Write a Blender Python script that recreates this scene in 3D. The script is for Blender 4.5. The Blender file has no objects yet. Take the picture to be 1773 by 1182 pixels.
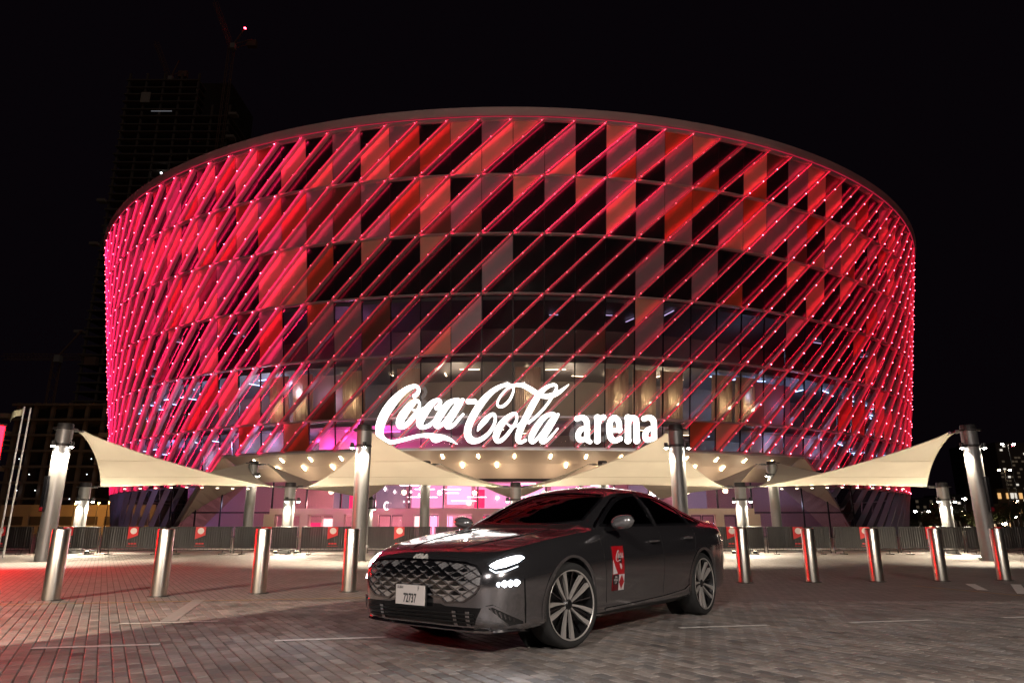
import bpy, bmesh, math, random
from mathutils import Vector, Matrix
from mathutils.bvhtree import BVHTree
R_ = math.radians
rnd = random.Random(7)
SC = bpy.context.scene
COL = SC.collection

# ------------------------------------------------------------------ camera, sky, exposure
CAMH, PITCH = 1.08, 15.171
cam_d = bpy.data.cameras.new('camera'); cam = bpy.data.objects.new('camera', cam_d); COL.objects.link(cam)
cam.location = (0, 0, CAMH); cam.rotation_euler = (R_(90 + PITCH), 0, 0)
cam_d.sensor_width = 36; cam_d.lens = 24; cam_d.clip_end = 5000; cam_d.clip_start = 0.05
SC.camera = cam
w = bpy.data.worlds.new('World'); SC.world = w; w.use_nodes = True
bg = w.node_tree.nodes['Background']
bg.inputs[0].default_value = (0.0020, 0.0012, 0.0021, 1); bg.inputs[1].default_value = 1.0
sun_d = bpy.data.lights.new('city_glow', 'SUN'); sun_d.energy = 0.055; sun_d.angle = R_(25); sun_d.color = (1, .86, .74)
sun = bpy.data.objects.new('city_glow', sun_d); COL.objects.link(sun); sun.rotation_euler = (R_(52), 0, R_(28))
SC.view_settings.view_transform = 'Standard'; SC.view_settings.look = 'None'
SC.view_settings.exposure = 0; SC.view_settings.gamma = 1
try:
    SC.cycles.use_denoising = True; SC.cycles.max_bounces = 6; SC.cycles.diffuse_bounces = 3
    SC.cycles.glossy_bounces = 3; SC.cycles.transparent_max_bounces = 12; SC.cycles.transmission_bounces = 4
    SC.cycles.sample_clamp_indirect = 4; SC.cycles.caustics_reflective = False; SC.cycles.caustics_refractive = False
except Exception: pass

# ------------------------------------------------------------------ helpers
def pt(u, v, Y):
    """point at depth Y seen in photograph direction (u,v)"""
    p = R_(PITCH); x = (u - 886.5) / 1182; y = -(v - 591) / 1182
    d = (x, math.cos(p) - y * math.sin(p), math.sin(p) + y * math.cos(p)); t = Y / d[1]
    return Vector((d[0] * t, Y, CAMH + d[2] * t))
ORD = ['first', 'second', 'third', 'fourth', 'fifth', 'sixth', 'seventh', 'eighth', 'ninth', 'tenth', 'eleventh', 'twelfth',
       'thirteenth', 'fourteenth', 'fifteenth', 'sixteenth', 'seventeenth', 'eighteenth', 'nineteenth', 'twentieth']
MATS = {}
def mat(name, col=(.5, .5, .5), rough=.5, metal=0, emit=None, es=0, coat=0, noise=0, nscale=8, spec=.5, bump=0, tone=False):
    if name in MATS: return MATS[name]
    m = bpy.data.materials.new(name); m.use_nodes = True; nt = m.node_tree; b = nt.nodes['Principled BSDF']
    b.inputs['Base Color'].default_value = (*col, 1); b.inputs['Roughness'].default_value = rough
    b.inputs['Metallic'].default_value = metal; b.inputs['Coat Weight'].default_value = coat
    b.inputs['Coat Roughness'].default_value = .04; b.inputs['Specular IOR Level'].default_value = spec
    if emit: b.inputs['Emission Color'].default_value = (*emit, 1); b.inputs['Emission Strength'].default_value = es
    if noise or bump:
        tc = nt.nodes.new('ShaderNodeTexCoord'); n = nt.nodes.new('ShaderNodeTexNoise')
        n.inputs['Scale'].default_value = nscale; n.inputs['Detail'].default_value = 5
        nt.links.new(tc.outputs['Object'], n.inputs['Vector'])
        if noise:
            mr = nt.nodes.new('ShaderNodeMapRange'); mr.inputs[3].default_value = 1 - noise; mr.inputs[4].default_value = 1 + noise
            nt.links.new(n.outputs[0], mr.inputs[0]); mx = nt.nodes.new('ShaderNodeMix'); mx.data_type = 'RGBA'; mx.blend_type = 'MULTIPLY'
            mx.inputs[0].default_value = 1; mx.inputs[6].default_value = (*col, 1)
            cmb = nt.nodes.new('ShaderNodeCombineColor')
            for k in range(3): nt.links.new(mr.outputs[0], cmb.inputs[k])
            nt.links.new(cmb.outputs[0], mx.inputs[7]); out = mx.outputs[2]
            if tone:
                at = nt.nodes.new('ShaderNodeAttribute'); at.attribute_name = 'tone'
                m2 = nt.nodes.new('ShaderNodeMix'); m2.data_type = 'RGBA'; m2.blend_type = 'MULTIPLY'; m2.inputs[0].default_value = 1
                nt.links.new(out, m2.inputs[6]); nt.links.new(at.outputs['Color'], m2.inputs[7]); out = m2.outputs[2]
            nt.links.new(out, b.inputs['Base Color'])
            m3 = nt.nodes.new('ShaderNodeMapRange'); m3.inputs[3].default_value = max(.02, rough - .12); m3.inputs[4].default_value = min(1, rough + .12)
            nt.links.new(n.outputs[0], m3.inputs[0]); nt.links.new(m3.outputs[0], b.inputs['Roughness'])
        if bump:
            bp = nt.nodes.new('ShaderNodeBump'); bp.inputs['Strength'].default_value = bump; bp.inputs['Distance'].default_value = .01
            nt.links.new(n.outputs[0], bp.inputs['Height']); nt.links.new(bp.outputs[0], b.inputs['Normal'])
    MATS[name] = m; return m
def glass(name, tint=(.5, .5, .55), gloss=.12, rough=.02, ior=1.5):
    """thin pane: tinted see-through plus a mirror sheen"""
    if name in MATS: return MATS[name]
    m = bpy.data.materials.new(name); m.use_nodes = True; nt = m.node_tree; nt.nodes.clear()
    o = nt.nodes.new('ShaderNodeOutputMaterial'); t = nt.nodes.new('ShaderNodeBsdfTransparent'); g = nt.nodes.new('ShaderNodeBsdfGlossy')
    t.inputs[0].default_value = (*tint, 1); g.inputs['Roughness'].default_value = rough
    fr = nt.nodes.new('ShaderNodeFresnel'); fr.inputs[0].default_value = ior
    ad = nt.nodes.new('ShaderNodeMath'); ad.operation = 'ADD'; ad.inputs[1].default_value = gloss * .4; nt.links.new(fr.outputs[0], ad.inputs[0])
    mx = nt.nodes.new('ShaderNodeMixShader'); nt.links.new(ad.outputs[0], mx.inputs[0])
    nt.links.new(t.outputs[0], mx.inputs[1]); nt.links.new(g.outputs[0], mx.inputs[2]); nt.links.new(mx.outputs[0], o.inputs[0])
    MATS[name] = m; return m
def emis(name, col, s):
    return mat(name, (.02, .02, .02), .6, emit=col, es=s)

def mesh(name, verts, faces, mats=None, fm=None, smooth=False):
    me = bpy.data.meshes.new(name); me.from_pydata([tuple(v) for v in verts], [], faces)
    for m in (mats or []): me.materials.append(m)
    if fm: me.polygons.foreach_set('material_index', fm)
    if smooth: me.polygons.foreach_set('use_smooth', [True] * len(me.polygons))
    me.update(); return me
def ob(name, me, parent=None, label=None, cat=None, group=None, kind=None, loc=None, rz=None):
    o = bpy.data.objects.new(name, me); COL.objects.link(o)
    if parent: o.parent = parent
    if loc is not None: o.location = loc
    if rz is not None: o.rotation_euler = (0, 0, rz)
    if label: o['label'] = label
    if cat: o['category'] = cat
    if group: o['group'] = group
    if kind: o['kind'] = kind
    return o
def thing(name, label, cat, loc=(0, 0, 0), rz=0, group=None):
    return ob(name, None, None, label, cat, group, None, loc, rz)
class G:
    """collects shapes into one mesh"""
    def __init__(s): s.v = []; s.f = []; s.m = []
    def add(s, vs, fs, mi=0):
        n = len(s.v); s.v += [Vector(v) for v in vs]; s.f += [tuple(i + n for i in f) for f in fs]; s.m += [mi] * len(fs); return s
    def box(s, c, d, mi=0, rz=0, M=None):
        x, y, z = d[0] / 2, d[1] / 2, d[2] / 2
        vs = [Vector((a, b, e)) for a in (-x, x) for b in (-y, y) for e in (-z, z)]
        if rz: vs = [Matrix.Rotation(rz, 3, 'Z') @ v for v in vs]
        if M: vs = [M @ v for v in vs]
        return s.add([v + Vector(c) for v in vs], [(0, 1, 3, 2), (4, 6, 7, 5), (0, 4, 5, 1), (2, 3, 7, 6), (0, 2, 6, 4), (1, 5, 7, 3)], mi)
    def tube(s, a, b, r0, r1=None, n=12, mi=0, caps=True):
        a, b = Vector(a), Vector(b); r1 = r0 if r1 is None else r1
        d = (b - a).normalized(); u = d.orthogonal().normalized(); w_ = d.cross(u); k = len(s.v)
        for p, r in ((a, r0), (b, r1)):
            for i in range(n): s.v.append(p + (u * math.cos(i * 2 * math.pi / n) + w_ * math.sin(i * 2 * math.pi / n)) * r)
        for i in range(n): s.f.append((k + i, k + (i + 1) % n, k + n + (i + 1) % n, k + n + i)); s.m.append(mi)
        if caps: s.f += [tuple(k + i for i in reversed(range(n))), tuple(k + n + i for i in range(n))]; s.m += [mi, mi]
        return s
    def lathe(s, prof, c=(0, 0, 0), n=24, axis='Z', mi=0):
        k = len(s.v); c = Vector(c)
        for r, z in prof:
            for i in range(n):
                a = i * 2 * math.pi / n; x, y = r * math.cos(a), r * math.sin(a)
                s.v.append(c + (Vector((x, y, z)) if axis == 'Z' else Vector((x, z, y))))
        for j in range(len(prof) - 1):
            for i in range(n):
                q = (k + j * n + i, k + j * n + (i + 1) % n, k + (j + 1) * n + (i + 1) % n, k + (j + 1) * n + i)
                s.f.append(q if axis == 'Z' else q[::-1]); s.m.append(mi)
        return s
    def mesh(s, name, mats, smooth=False): return mesh(name, s.v, s.f, mats if isinstance(mats, list) else [mats], s.m, smooth)
def autosmooth(me, ang=40):
    bm = bmesh.new(); bm.from_mesh(me)
    for e in bm.edges:
        if len(e.link_faces) == 2 and e.calc_face_angle(0) > R_(ang): e.smooth = False
    for f in bm.faces: f.smooth = True
    bm.to_mesh(me); bm.free(); return me
def point_light(name, loc, power, col, parent=None, radius=.05, spot=None, direction=None, blend=.5):
    d = bpy.data.lights.new(name, 'SPOT' if spot else 'POINT'); d.energy = power; d.color = col; d.shadow_soft_size = radius
    if spot: d.spot_size = R_(spot); d.spot_blend = blend
    o = bpy.data.objects.new(name, d); COL.objects.link(o); o.location = loc
    if direction is not None: o.rotation_euler = Vector(direction).to_track_quat('-Z', 'Y').to_euler()
    if parent: o.parent = parent
    return o
def crv(pts, t):
    """piecewise monotone-ish interpolation of (x,y) pairs, sorted by x"""
    n = len(pts)
    if t <= pts[0][0]: return pts[0][1]
    if t >= pts[-1][0]: return pts[-1][1]
    sl = [(pts[i + 1][1] - pts[i][1]) / (pts[i + 1][0] - pts[i][0]) for i in range(n - 1)]
    tg = [sl[0]] + [0 if sl[i - 1] * sl[i] <= 0 else 2 * sl[i - 1] * sl[i] / (sl[i - 1] + sl[i]) for i in range(1, n - 1)] + [sl[-1]]
    for i in range(n - 1):
        if t <= pts[i + 1][0]:
            h = pts[i + 1][0] - pts[i][0]; s = (t - pts[i][0]) / h
            return ((1 + 2 * s) * (1 - s) ** 2 * pts[i][1] + s * (1 - s) ** 2 * h * tg[i] + s * s * (3 - 2 * s) * pts[i + 1][1] + s * s * (s - 1) * h * tg[i + 1])

# ------------------------------------------------------------------ paving
PAV = (.245, .218, .200)
def paving_material():
    m = bpy.data.materials.new('block_paving'); m.use_nodes = True; nt = m.node_tree; b = nt.nodes['Principled BSDF']
    tc = nt.nodes.new('ShaderNodeTexCoord'); mp = nt.nodes.new('ShaderNodeMapping'); mp.inputs['Rotation'].default_value = (0, 0, R_(-120))
    br = nt.nodes.new('ShaderNodeTexBrick'); br.offset = .5
    br.inputs['Scale'].default_value = 1; br.inputs['Brick Width'].default_value = .21; br.inputs['Row Height'].default_value = .105
    br.inputs['Mortar Size'].default_value = .006; br.inputs['Mortar Smooth'].default_value = .3
    br.inputs['Color1'].default_value = (PAV[0] * 1.12, PAV[1] * 1.12, PAV[2] * 1.12, 1); br.inputs['Color2'].default_value = (PAV[0] * .84, PAV[1] * .84, PAV[2] * .84, 1)
    br.inputs['Mortar'].default_value = (.05, .045, .04, 1)
    n = nt.nodes.new('ShaderNodeTexNoise'); n.inputs['Scale'].default_value = .35; n.inputs['Detail'].default_value = 6
    mr = nt.nodes.new('ShaderNodeMapRange'); mr.inputs[3].default_value = .72; mr.inputs[4].default_value = 1.25
    n2 = nt.nodes.new('ShaderNodeTexNoise'); n2.inputs['Scale'].default_value = 40; n2.inputs['Detail'].default_value = 3
    mx = nt.nodes.new('ShaderNodeMix'); mx.data_type = 'RGBA'; mx.blend_type = 'MULTIPLY'; mx.inputs[0].default_value = 1
    cc = nt.nodes.new('ShaderNodeCombineColor'); L = nt.links.new
    L(tc.outputs['Object'], mp.inputs[0]); L(mp.outputs[0], br.inputs['Vector']); L(tc.outputs['Object'], n.inputs['Vector']); L(tc.outputs['Object'], n2.inputs['Vector'])
    L(n.outputs[0], mr.inputs[0])
    for k in range(3): L(mr.outputs[0], cc.inputs[k])
    L(br.outputs['Color'], mx.inputs[6]); L(cc.outputs[0], mx.inputs[7]); L(mx.outputs[2], b.inputs['Base Color'])
    b.inputs['Roughness'].default_value = .62
    bp = nt.nodes.new('ShaderNodeBump'); bp.inputs['Strength'].default_value = .5; bp.inputs['Distance'].default_value = .006; bp.invert = True
    L(br.outputs['Fac'], bp.inputs['Height']); bp2 = nt.nodes.new('ShaderNodeBump'); bp2.inputs['Strength'].default_value = .25; bp2.inputs['Distance'].default_value = .004
    L(n2.outputs[0], bp2.inputs['Height']); L(bp.outputs[0], bp2.inputs['Normal']); L(bp2.outputs[0], b.inputs['Normal'])
    return m
S = 2500
plaza = ob('ground', mesh('ground', [(-S, -S, -.014), (S, -S, -.014), (S, S, -.014), (-S, S, -.014)], [(0, 1, 2, 3)], [paving_material()]), kind='structure')
pav_m = mat('paver_concrete', PAV, .62, noise=.22, nscale=14, bump=.35, tone=True)
E1 = Vector((-.5, .866, 0)); E2 = Vector((.866, .5, 0)); PL, PW, GAP, CH = .21, .105, .008, .007
def paver_geo(o, l, ww, z):
    """chamfered block with its base corner o in paving axes"""
    out = []
    for zz, ins in ((-.014, 0), (z - CH * .6, 0), (z, CH)):
        for a, b in ((ins, ins), (l - ins, ins), (l - ins, ww - ins), (ins, ww - ins)):
            p = E1 * (o[0] + a) + E2 * (o[1] + b); out.append((p.x, p.y, zz))
    fs = [(8, 9, 10, 11)] + [(4 + i, 4 + (i + 1) % 4, 8 + (i + 1) % 4, 8 + i) for i in range(4)] + [(i, (i + 1) % 4, 4 + (i + 1) % 4, 4 + i) for i in range(4)]
    return out, [f[::-1] for f in fs]
def tone_attr(me, cols):
    at = me.color_attributes.new('tone', 'FLOAT_COLOR', 'CORNER'); k = 0
    for p, c in zip(me.polygons, cols):
        for li in p.loop_indices: at.data[li].color = (*c, 1)
def tone():
    g = rnd.gauss(1, .15) + (rnd.random() < .06) * .22 - (rnd.random() < .04) * .25; wv = rnd.gauss(0, .025)
    return (g * (1 + wv), g, g * (1 - wv))
cells = []
for i in range(-30, 80):
    for j in range(-110, 190):
        o = (i * PL + (j % 2) * PL / 2, j * PW); c = E1 * (o[0] + PL / 2) + E2 * (o[1] + PW / 2)
        if 4.9 < c.y < 11.0 and abs(c.x) < c.y * .80 + .6: cells.append((c.y, abs(c.x), o, c))
cells.sort(key=lambda q: (q[0] * q[0] + .35 * q[1] * q[1]))
var = []
for k in range(10):
    vs, fs = paver_geo((-PL / 2, -PW / 2), PL - GAP * 1.5, PW - GAP, rnd.uniform(-.0015, .0015))
    me = mesh('paver', vs, fs, [pav_m]); t = tone(); tone_attr(me, [t] * len(fs)); var.append(me)
vis = [c for c in cells if c[0] > 5.3 and c[1] < c[0] * .745]
near = vis[:300]; ns = set(id(c) for c in near)
for c in near: ob('paver', rnd.choice(var), plaza, loc=(c[3].x, c[3].y, 0))
vs, fs, ts = [], [], []
for c in cells:
    if id(c) in ns: continue
    v, f = paver_geo(c[2], PL - GAP * 1.5, PW - GAP, rnd.uniform(-.0015, .0015)); n0 = len(vs); vs += v; fs += [tuple(a + n0 for a in q) for q in f]; ts += [tone()] * len(f)
me = mesh('paver_field', vs, fs, [pav_m]); tone_attr(me, ts); ob('paver_field', me, plaza, kind='stuff')
# worn, stained concrete: position based blotches shared by all blocks
nt = pav_m.node_tree; geo = nt.nodes.new('ShaderNodeNewGeometry'); b = nt.nodes['Principled BSDF']; src = b.inputs['Base Color'].links[0].from_socket
for scl, lo, hi in ((.9, .62, 1.3), (4.5, .78, 1.2)):
    n_ = nt.nodes.new('ShaderNodeTexNoise'); n_.inputs['Scale'].default_value = scl; n_.inputs['Detail'].default_value = 7; n_.inputs['Roughness'].default_value = .65
    mr = nt.nodes.new('ShaderNodeMapRange'); mr.inputs[1].default_value = .3; mr.inputs[2].default_value = .7; mr.inputs[3].default_value = lo; mr.inputs[4].default_value = hi; cc = nt.nodes.new('ShaderNodeCombineColor')
    mx = nt.nodes.new('ShaderNodeMix'); mx.data_type = 'RGBA'; mx.blend_type = 'MULTIPLY'; mx.inputs[0].default_value = 1
    nt.links.new(geo.outputs['Position'], n_.inputs['Vector']); nt.links.new(n_.outputs[0], mr.inputs[0])
    for k in range(3): nt.links.new(mr.outputs[0], cc.inputs[k])
    nt.links.new(src, mx.inputs[6]); nt.links.new(cc.outputs[0], mx.inputs[7]); src = mx.outputs[2]
nt.links.new(src, b.inputs['Base Color'])
# painted lines, each a thin sheet on the blocks
white = mat('line_paint_white', (.78, .74, .70), .6, noise=.3, nscale=22); yellow = mat('line_paint_yellow', (.42, .26, .06), .6, noise=.4, nscale=20)
def line(a, b, wd, m, name, label, group, z=.0045):
    a, b = Vector((*a, 0)), Vector((*b, 0)); d = (b - a).normalized(); n = Vector((-d.y, d.x, 0)) * wd / 2; N = max(2, int((b - a).length / .12))
    vs, fs = [], []
    for i in range(N + 1):
        p = a.lerp(b, i / N)
        for s in (1, -1): q = p + n * s * rnd.uniform(.93, 1.03); vs.append((q.x, q.y, z))
    fs = [(2 * i, 2 * i + 1, 2 * i + 3, 2 * i + 2) for i in range(N)]
    o = ob(name, mesh(name, vs, fs, [m]), kind='structure'); return o
D0, D1 = Vector((-4.42, 6.8)), Vector((6.03, 8.985)); dd = (D1 - D0) / 5.0
for k in range(-1, 7):
    p = D0 + dd * k; line(p, p + dd * .51, .085, white, 'road_marking', None, None)
line((-4.53, 8.43), (-3.48, 8.67), .06, white, 'road_marking', None, None, .005)
worn = mat('line_paint_worn', (.33, .305, .285), .6, noise=.3, nscale=12)
line((-4.06, 8.62), (-4.80, 11.15), .18, worn, 'road_marking', None, None)
line((-12.3, 9.37), (-1.2, 11.68), .06, yellow, 'road_edge_line', None, None)
line((7.7, 13.9), (8.6, 11.2), .06, yellow, 'road_edge_line', None, None, -.009)
line((9.07, 14.3), (8.39, 12.9), .17, white, 'road_marking', None, None, -.008); line((9.9, 14.2), (8.6, 12.2), .17, white, 'road_marking', None, None, -.008)

# ------------------------------------------------------------------ the arena drum
XC, DC = -.3, 122.7
CW = R_(2.63); PH = R_(.36)                     # column angle, phase
RING = [38.4, 33.0, 27.4, 21.8, 16.25, 10.65, 5.05, 0.0]
OPEN_Z = 7.9
def RR(z): return 60.4 + .15 * (z - 5)
def cyl(c, z, dr=0):
    a = c * CW + PH; r = RR(z) + dr; return Vector((XC + r * math.sin(a), DC - r * math.cos(a), z))
def cylr(a, r, z): a = R_(a); return Vector((XC + r * math.sin(a), DC - r * math.cos(a), z))
arena = thing('arena', 'large round arena wrapped in red lit diagonal fins and coloured panels', 'arena', (XC, DC, 0))
AO = Vector((XC, DC, 0))
def aob(name, me, parent=None, **k):
    o = ob(name, me, parent or arena, **k); return o
def loc(vs): return [Vector(v) - AO for v in vs]
m_spand = mat('spandrel_glass', (.012, .011, .014), .22, noise=.2, nscale=.6)
m_silver = mat('panel_silver', (.29, .255, .29), .42, metal=.25, noise=.12, nscale=.5)
m_tan = mat('panel_tan', (.62, .36, .27), .45, metal=.15, noise=.12, nscale=.5)
m_copper = mat('panel_copper', (.42, .11, .05), .45, metal=.15, noise=.14, nscale=.5)
m_brown = mat('panel_brown', (.10, .05, .035), .4, noise=.14, nscale=.5)
m_glass = glass('facade_glass', (.75, .75, .80), .06)
m_fin = mat('fin_aluminium', (.40, .36, .36), .42, metal=.4, noise=.06, nscale=2)
m_edge_glow = emis('red_glow_line', (1, .016, .055), .55)  # glowing fin edge, stands in for light grazing from the nodes
m_node = emis('red_led_node', (1, .13, .20), 24); m_node2 = emis('red_led_node_mid', (1, .10, .15), 9)
m_wash = emis('added_red_wash', (1, .014, .105), 36); m_wash2 = emis('added_red_wash_mid', (1, .014, .075), 21); m_wash3 = emis('added_red_wash_low', (1, .012, .05), 16); m_wash4 = emis('added_red_wash_dim', (1, .014, .065), 6.5)  # wash strips added under the fin noses to light the panels
m_ring = mat('ring_beam_grey', (.42, .36, .36), .45, metal=.2, noise=.1, nscale=1)
m_rim = mat('rim_fascia', (.40, .31, .31), .5, noise=.1, nscale=.4)
m_dark = mat('dark_core', (.018, .016, .02), .7)
m_mull = mat('mullion_black', (.015, .013, .016), .35)
m_cream = mat('soffit_cream', (.50, .41, .35), .5, noise=.04, nscale=.5)
CMAX = 26
def open_c(z, s): # half width of the entrance in columns at height z (s = side)
    t = (OPEN_Z - z) / OPEN_Z; a = 27.9 + 8.1 * t if s < 0 else 29.0 + 8.9 * t
    return (s * a - math.degrees(PH)) / math.degrees(CW)
def clip(poly, fn):
    out = []
    for i in range(len(poly)):
        a, b = poly[i], poly[(i + 1) % len(poly)]; fa, fb = fn(a), fn(b)
        if fa >= 0: out.append(a)
        if fa * fb < 0: t = fa / (fa - fb); out.append((a[0] + (b[0] - a[0]) * t, a[1] + (b[1] - a[1]) * t))
    return out
def in_open(p): return p[1] < OPEN_Z - 1e-4 and open_c(p[1], -1) < p[0] < open_c(p[1], 1)
pieces = []   # (poly in column/height, band, key)
for bnd in range(7):
    z1, z0 = RING[bnd], RING[bnd + 1]; zm = (z0 + z1) / 2
    for c in range(-CMAX, CMAX):
        tri = [[(c, z0), (c + 1, z0), (c + 1, zm)], [(c, z0), (c + 1, zm), (c + 1, z1), (c, zm)], [(c, zm), (c + 1, z1), (c, z1)]]
        for k, p in enumerate(tri):
            q = [p]
            if bnd >= 5:
                up = clip(p, lambda a: a[1] - OPEN_Z); lo = clip(p, lambda a: OPEN_Z - a[1])
                if open_c(0, -1) - 1 < c < open_c(0, 1):
                    lf = clip(lo, lambda a: open_c(a[1], -1) - a[0]) if len(lo) > 2 else []; rt = clip(lo, lambda a: a[0] - open_c(a[1], 1)) if len(lo) > 2 else []
                    if len(lf) > 2 and len(rt) > 2: rt = []
                    if abs((lf and min(x[0] for x in lf) or 9e9)) != 9e9 and c >= 0: lf = []
                    if c < 0: rt = []
                    full = (lf or rt)
                    ar = lambda P: abs(sum(P[i][0] * P[(i + 1) % len(P)][1] - P[(i + 1) % len(P)][0] * P[i][1] for i in range(len(P)))) / 2 if len(P) > 2 else 0
                    if abs(ar(full) - ar(lo)) < 1e-6: q = [p]
                    else: q = [x for x in (up, full) if len(x) > 2]
            for x in q:
                if len(x) > 2: pieces.append((x, bnd, (c, bnd, k)))
def panel_kind(key):
    c, b, k = key; r = random.Random(c * 131 + b * 17 + k * 7 + 3).random(); r2 = random.Random(c * 37 + b * 91 + k * 11 + 5).random()
    left = c < -6
    solid = [.54, .62, .36, .15, .11, .09, .08][b]
    if b == 2 and abs(c) < 7: solid = .22
    if left and 2 <= b <= 3: solid += .22
    if b == 0 and k == 2 and c > 0: solid *= .45
    if b == 4 and c < -10: solid += .12
    if b == 4 and c > 9: solid += .12
    if r < solid: return ['silver', 'tan', 'tan', 'copper', 'silver', 'tan', 'copper', 'brown'][int(r2 * 8)]
    if b <= 2: return 'spandrel'
    return 'glass'
KM = {'silver': m_silver, 'tan': m_tan, 'copper': m_copper, 'brown': m_brown, 'spandrel': m_spand, 'glass': m_glass}
def piece_mesh(poly, key):
    """a slightly inset panel, 6 cm thick, standing on the drum"""
    cx = sum(p[0] for p in poly) / len(poly); cz = sum(p[1] for p in poly) / len(poly)
    ins = [(cx + (p[0] - cx) * .975, cz + (p[1] - cz) * .985) for p in poly]
    kind = panel_kind(key); pr = .02 if kind in ('glass', 'spandrel') else .05 + .02 * random.Random(hash(key)).random()
    n = len(ins); vs = [cyl(c, z, pr) for c, z in ins] + [cyl(c, z, -.03) for c, z in ins]
    fs = [tuple(range(n))] + [(i, n + i, n + (i + 1) % n, (i + 1) % n) for i in range(n)]
    return loc(vs), fs, kind
def vis_size(poly):
    cc = sum(p[0] for p in poly) / len(poly); cz = sum(p[1] for p in poly) / len(poly); n = len(poly)
    a = abs(sum(poly[i][0] * poly[(i + 1) % n][1] - poly[(i + 1) % n][0] * poly[i][1] for i in range(n))) / 2
    P = cyl(cc, cz); nv = Vector((math.sin(cc * CW + PH), -math.cos(cc * CW + PH), 0)); v = -P; f = max(0, nv.dot(v.normalized()))
    return a * f / P.length_squared
order = sorted(pieces, key=lambda q: -vis_size(q[0])); rest = G(); KI = list(KM)
for i, (poly, bnd, key) in enumerate(order):
    vs, fs, kind = piece_mesh(poly, key)
    if i < 300: aob('facade_panel', mesh('facade_panel', vs, fs, [KM[kind]]))
    else: rest.add(vs, fs, KI.index(kind))
aob('facade_panel_field', rest.mesh('facade_panel_field', [KM[k] for k in KI]), kind='stuff')
# fins with their LED nodes, glowing edges and added wash strips
def fin_geo(c0, z0, c1, z1, led=True):
    A, B = cyl(c0, z0), cyl(c1, z1); ax = (B - A).normalized(); am = ((c0 + c1) / 2) * CW + PH
    nrm = Vector((math.sin(am), -math.cos(am), .0)); side = ax.cross(nrm).normalized()
    g = G(); D, T = .62, .05
    vs = [P + nrm * d + side * s for P in (A, B) for d, s in ((.04, -T), (.04, T), (D, T * .75), (D, -T * .75))]
    g.add(loc(vs), [(0, 1, 2, 3), (4, 7, 6, 5), (0, 4, 5, 1), (1, 5, 6, 2), (2, 6, 7, 3), (3, 7, 4, 0)])
    l = None
    if led:
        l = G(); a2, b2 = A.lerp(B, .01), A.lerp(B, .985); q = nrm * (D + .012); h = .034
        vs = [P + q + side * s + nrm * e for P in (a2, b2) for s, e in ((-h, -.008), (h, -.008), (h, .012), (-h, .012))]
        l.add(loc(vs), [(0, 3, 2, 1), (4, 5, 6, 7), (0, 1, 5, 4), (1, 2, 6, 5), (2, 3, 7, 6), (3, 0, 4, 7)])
        for sg in (-1, 1):
            q0 = nrm * .56 + side * sg * .055; vs = [P + q0 + nrm * e + side * sg * o for P in (a2, b2) for e, o in ((0, 0), (0, .062), (.03, .062), (.03, 0))]
            l.add(loc(vs), [(0, 1, 2, 3), (4, 7, 6, 5), (1, 5, 6, 2), (2, 6, 7, 3)], 5); l.add(loc(vs), [(0, 4, 5, 1)], 2 if c0 < -8 else (7 if z0 < 27 and c0 < 8 else 3 if c0 < 4 else 4))
        cm = (c0 + c1) / 2; ts = [.955, .63, .30] if cm < -5 else ([.045, .335, .64] if cm > 5 else [.05, .345, .65, .95])
        for t in ts:
            p = A.lerp(B, t) + nrm * (D + .05)
            l.add(loc([p + v * (.062 if abs(cm) > 8 else .05) for v in (side, -side, nrm, -nrm, ax, -ax)]), [(0, 2, 4), (2, 1, 4), (1, 3, 4), (3, 0, 4), (2, 0, 5), (1, 2, 5), (3, 1, 5), (0, 3, 5)], 1 if abs(cm) > 8 else 6)
    return g, l
fins = []
for bnd in range(7):
    z1, z0 = RING[bnd], RING[bnd + 1]; zm = (z0 + z1) / 2
    for c in range(-CMAX, CMAX - 1):
        a, b = (c, z0), (c + 2, z1)
        if bnd >= 5:
            ts = [t / 40 for t in range(41)]; ok = [t for t in ts if not in_open((a[0] + 2 * t, z0 + (z1 - z0) * t))]
            if not ok or max(ok) - min(ok) < .12: continue
            runs = []; cur = [ok[0]]
            for t in ok[1:]:
                if t - cur[-1] > .03: runs.append(cur); cur = [t]
                else: cur.append(t)
            runs.append(cur); runs.sort(key=lambda r: -len(r)); t0, t1 = runs[0][0], runs[0][-1]
            if bnd == 5 and t0 > .3: t0 = (OPEN_Z - z0) / (z1 - z0)
            a, b = (c + 2 * t0, z0 + (z1 - z0) * t0), (c + 2 * t1, z0 + (z1 - z0) * t1)
        fins.append((a, b, bnd))
def fkey(f): P = cyl((f[0][0] + f[1][0]) / 2, (f[0][1] + f[1][1]) / 2); a = (f[0][0] + 1) * CW; return abs(a)
fins.sort(key=fkey); restf, restl = G(), G()
for i, (a, b, bnd) in enumerate(fins):
    g, l = fin_geo(a[0], a[1], b[0], b[1], bnd < 6)
    if i < 298:
        o = aob('fin', g.mesh('fin', m_fin))
        if l: aob('fin_led_glow', l.mesh('fin_led_glow', [m_edge_glow, m_node, m_wash, m_wash2, m_wash3, m_fin, m_node2, m_wash4]), o)
    else:
        restf.add(g.v, g.f)
        if l:
            n0 = len(restl.v); restl.v += l.v; restl.f += [tuple(x + n0 for x in f) for f in l.f]; restl.m += l.m
o = aob('fin_field', restf.mesh('fin_field', m_fin), kind='stuff'); aob('fin_led_glow_field', restl.mesh('fin_led_glow_field', [m_edge_glow, m_node, m_wash, m_wash2, m_wash3, m_fin, m_node2, m_wash4]), o, kind='stuff')
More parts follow.
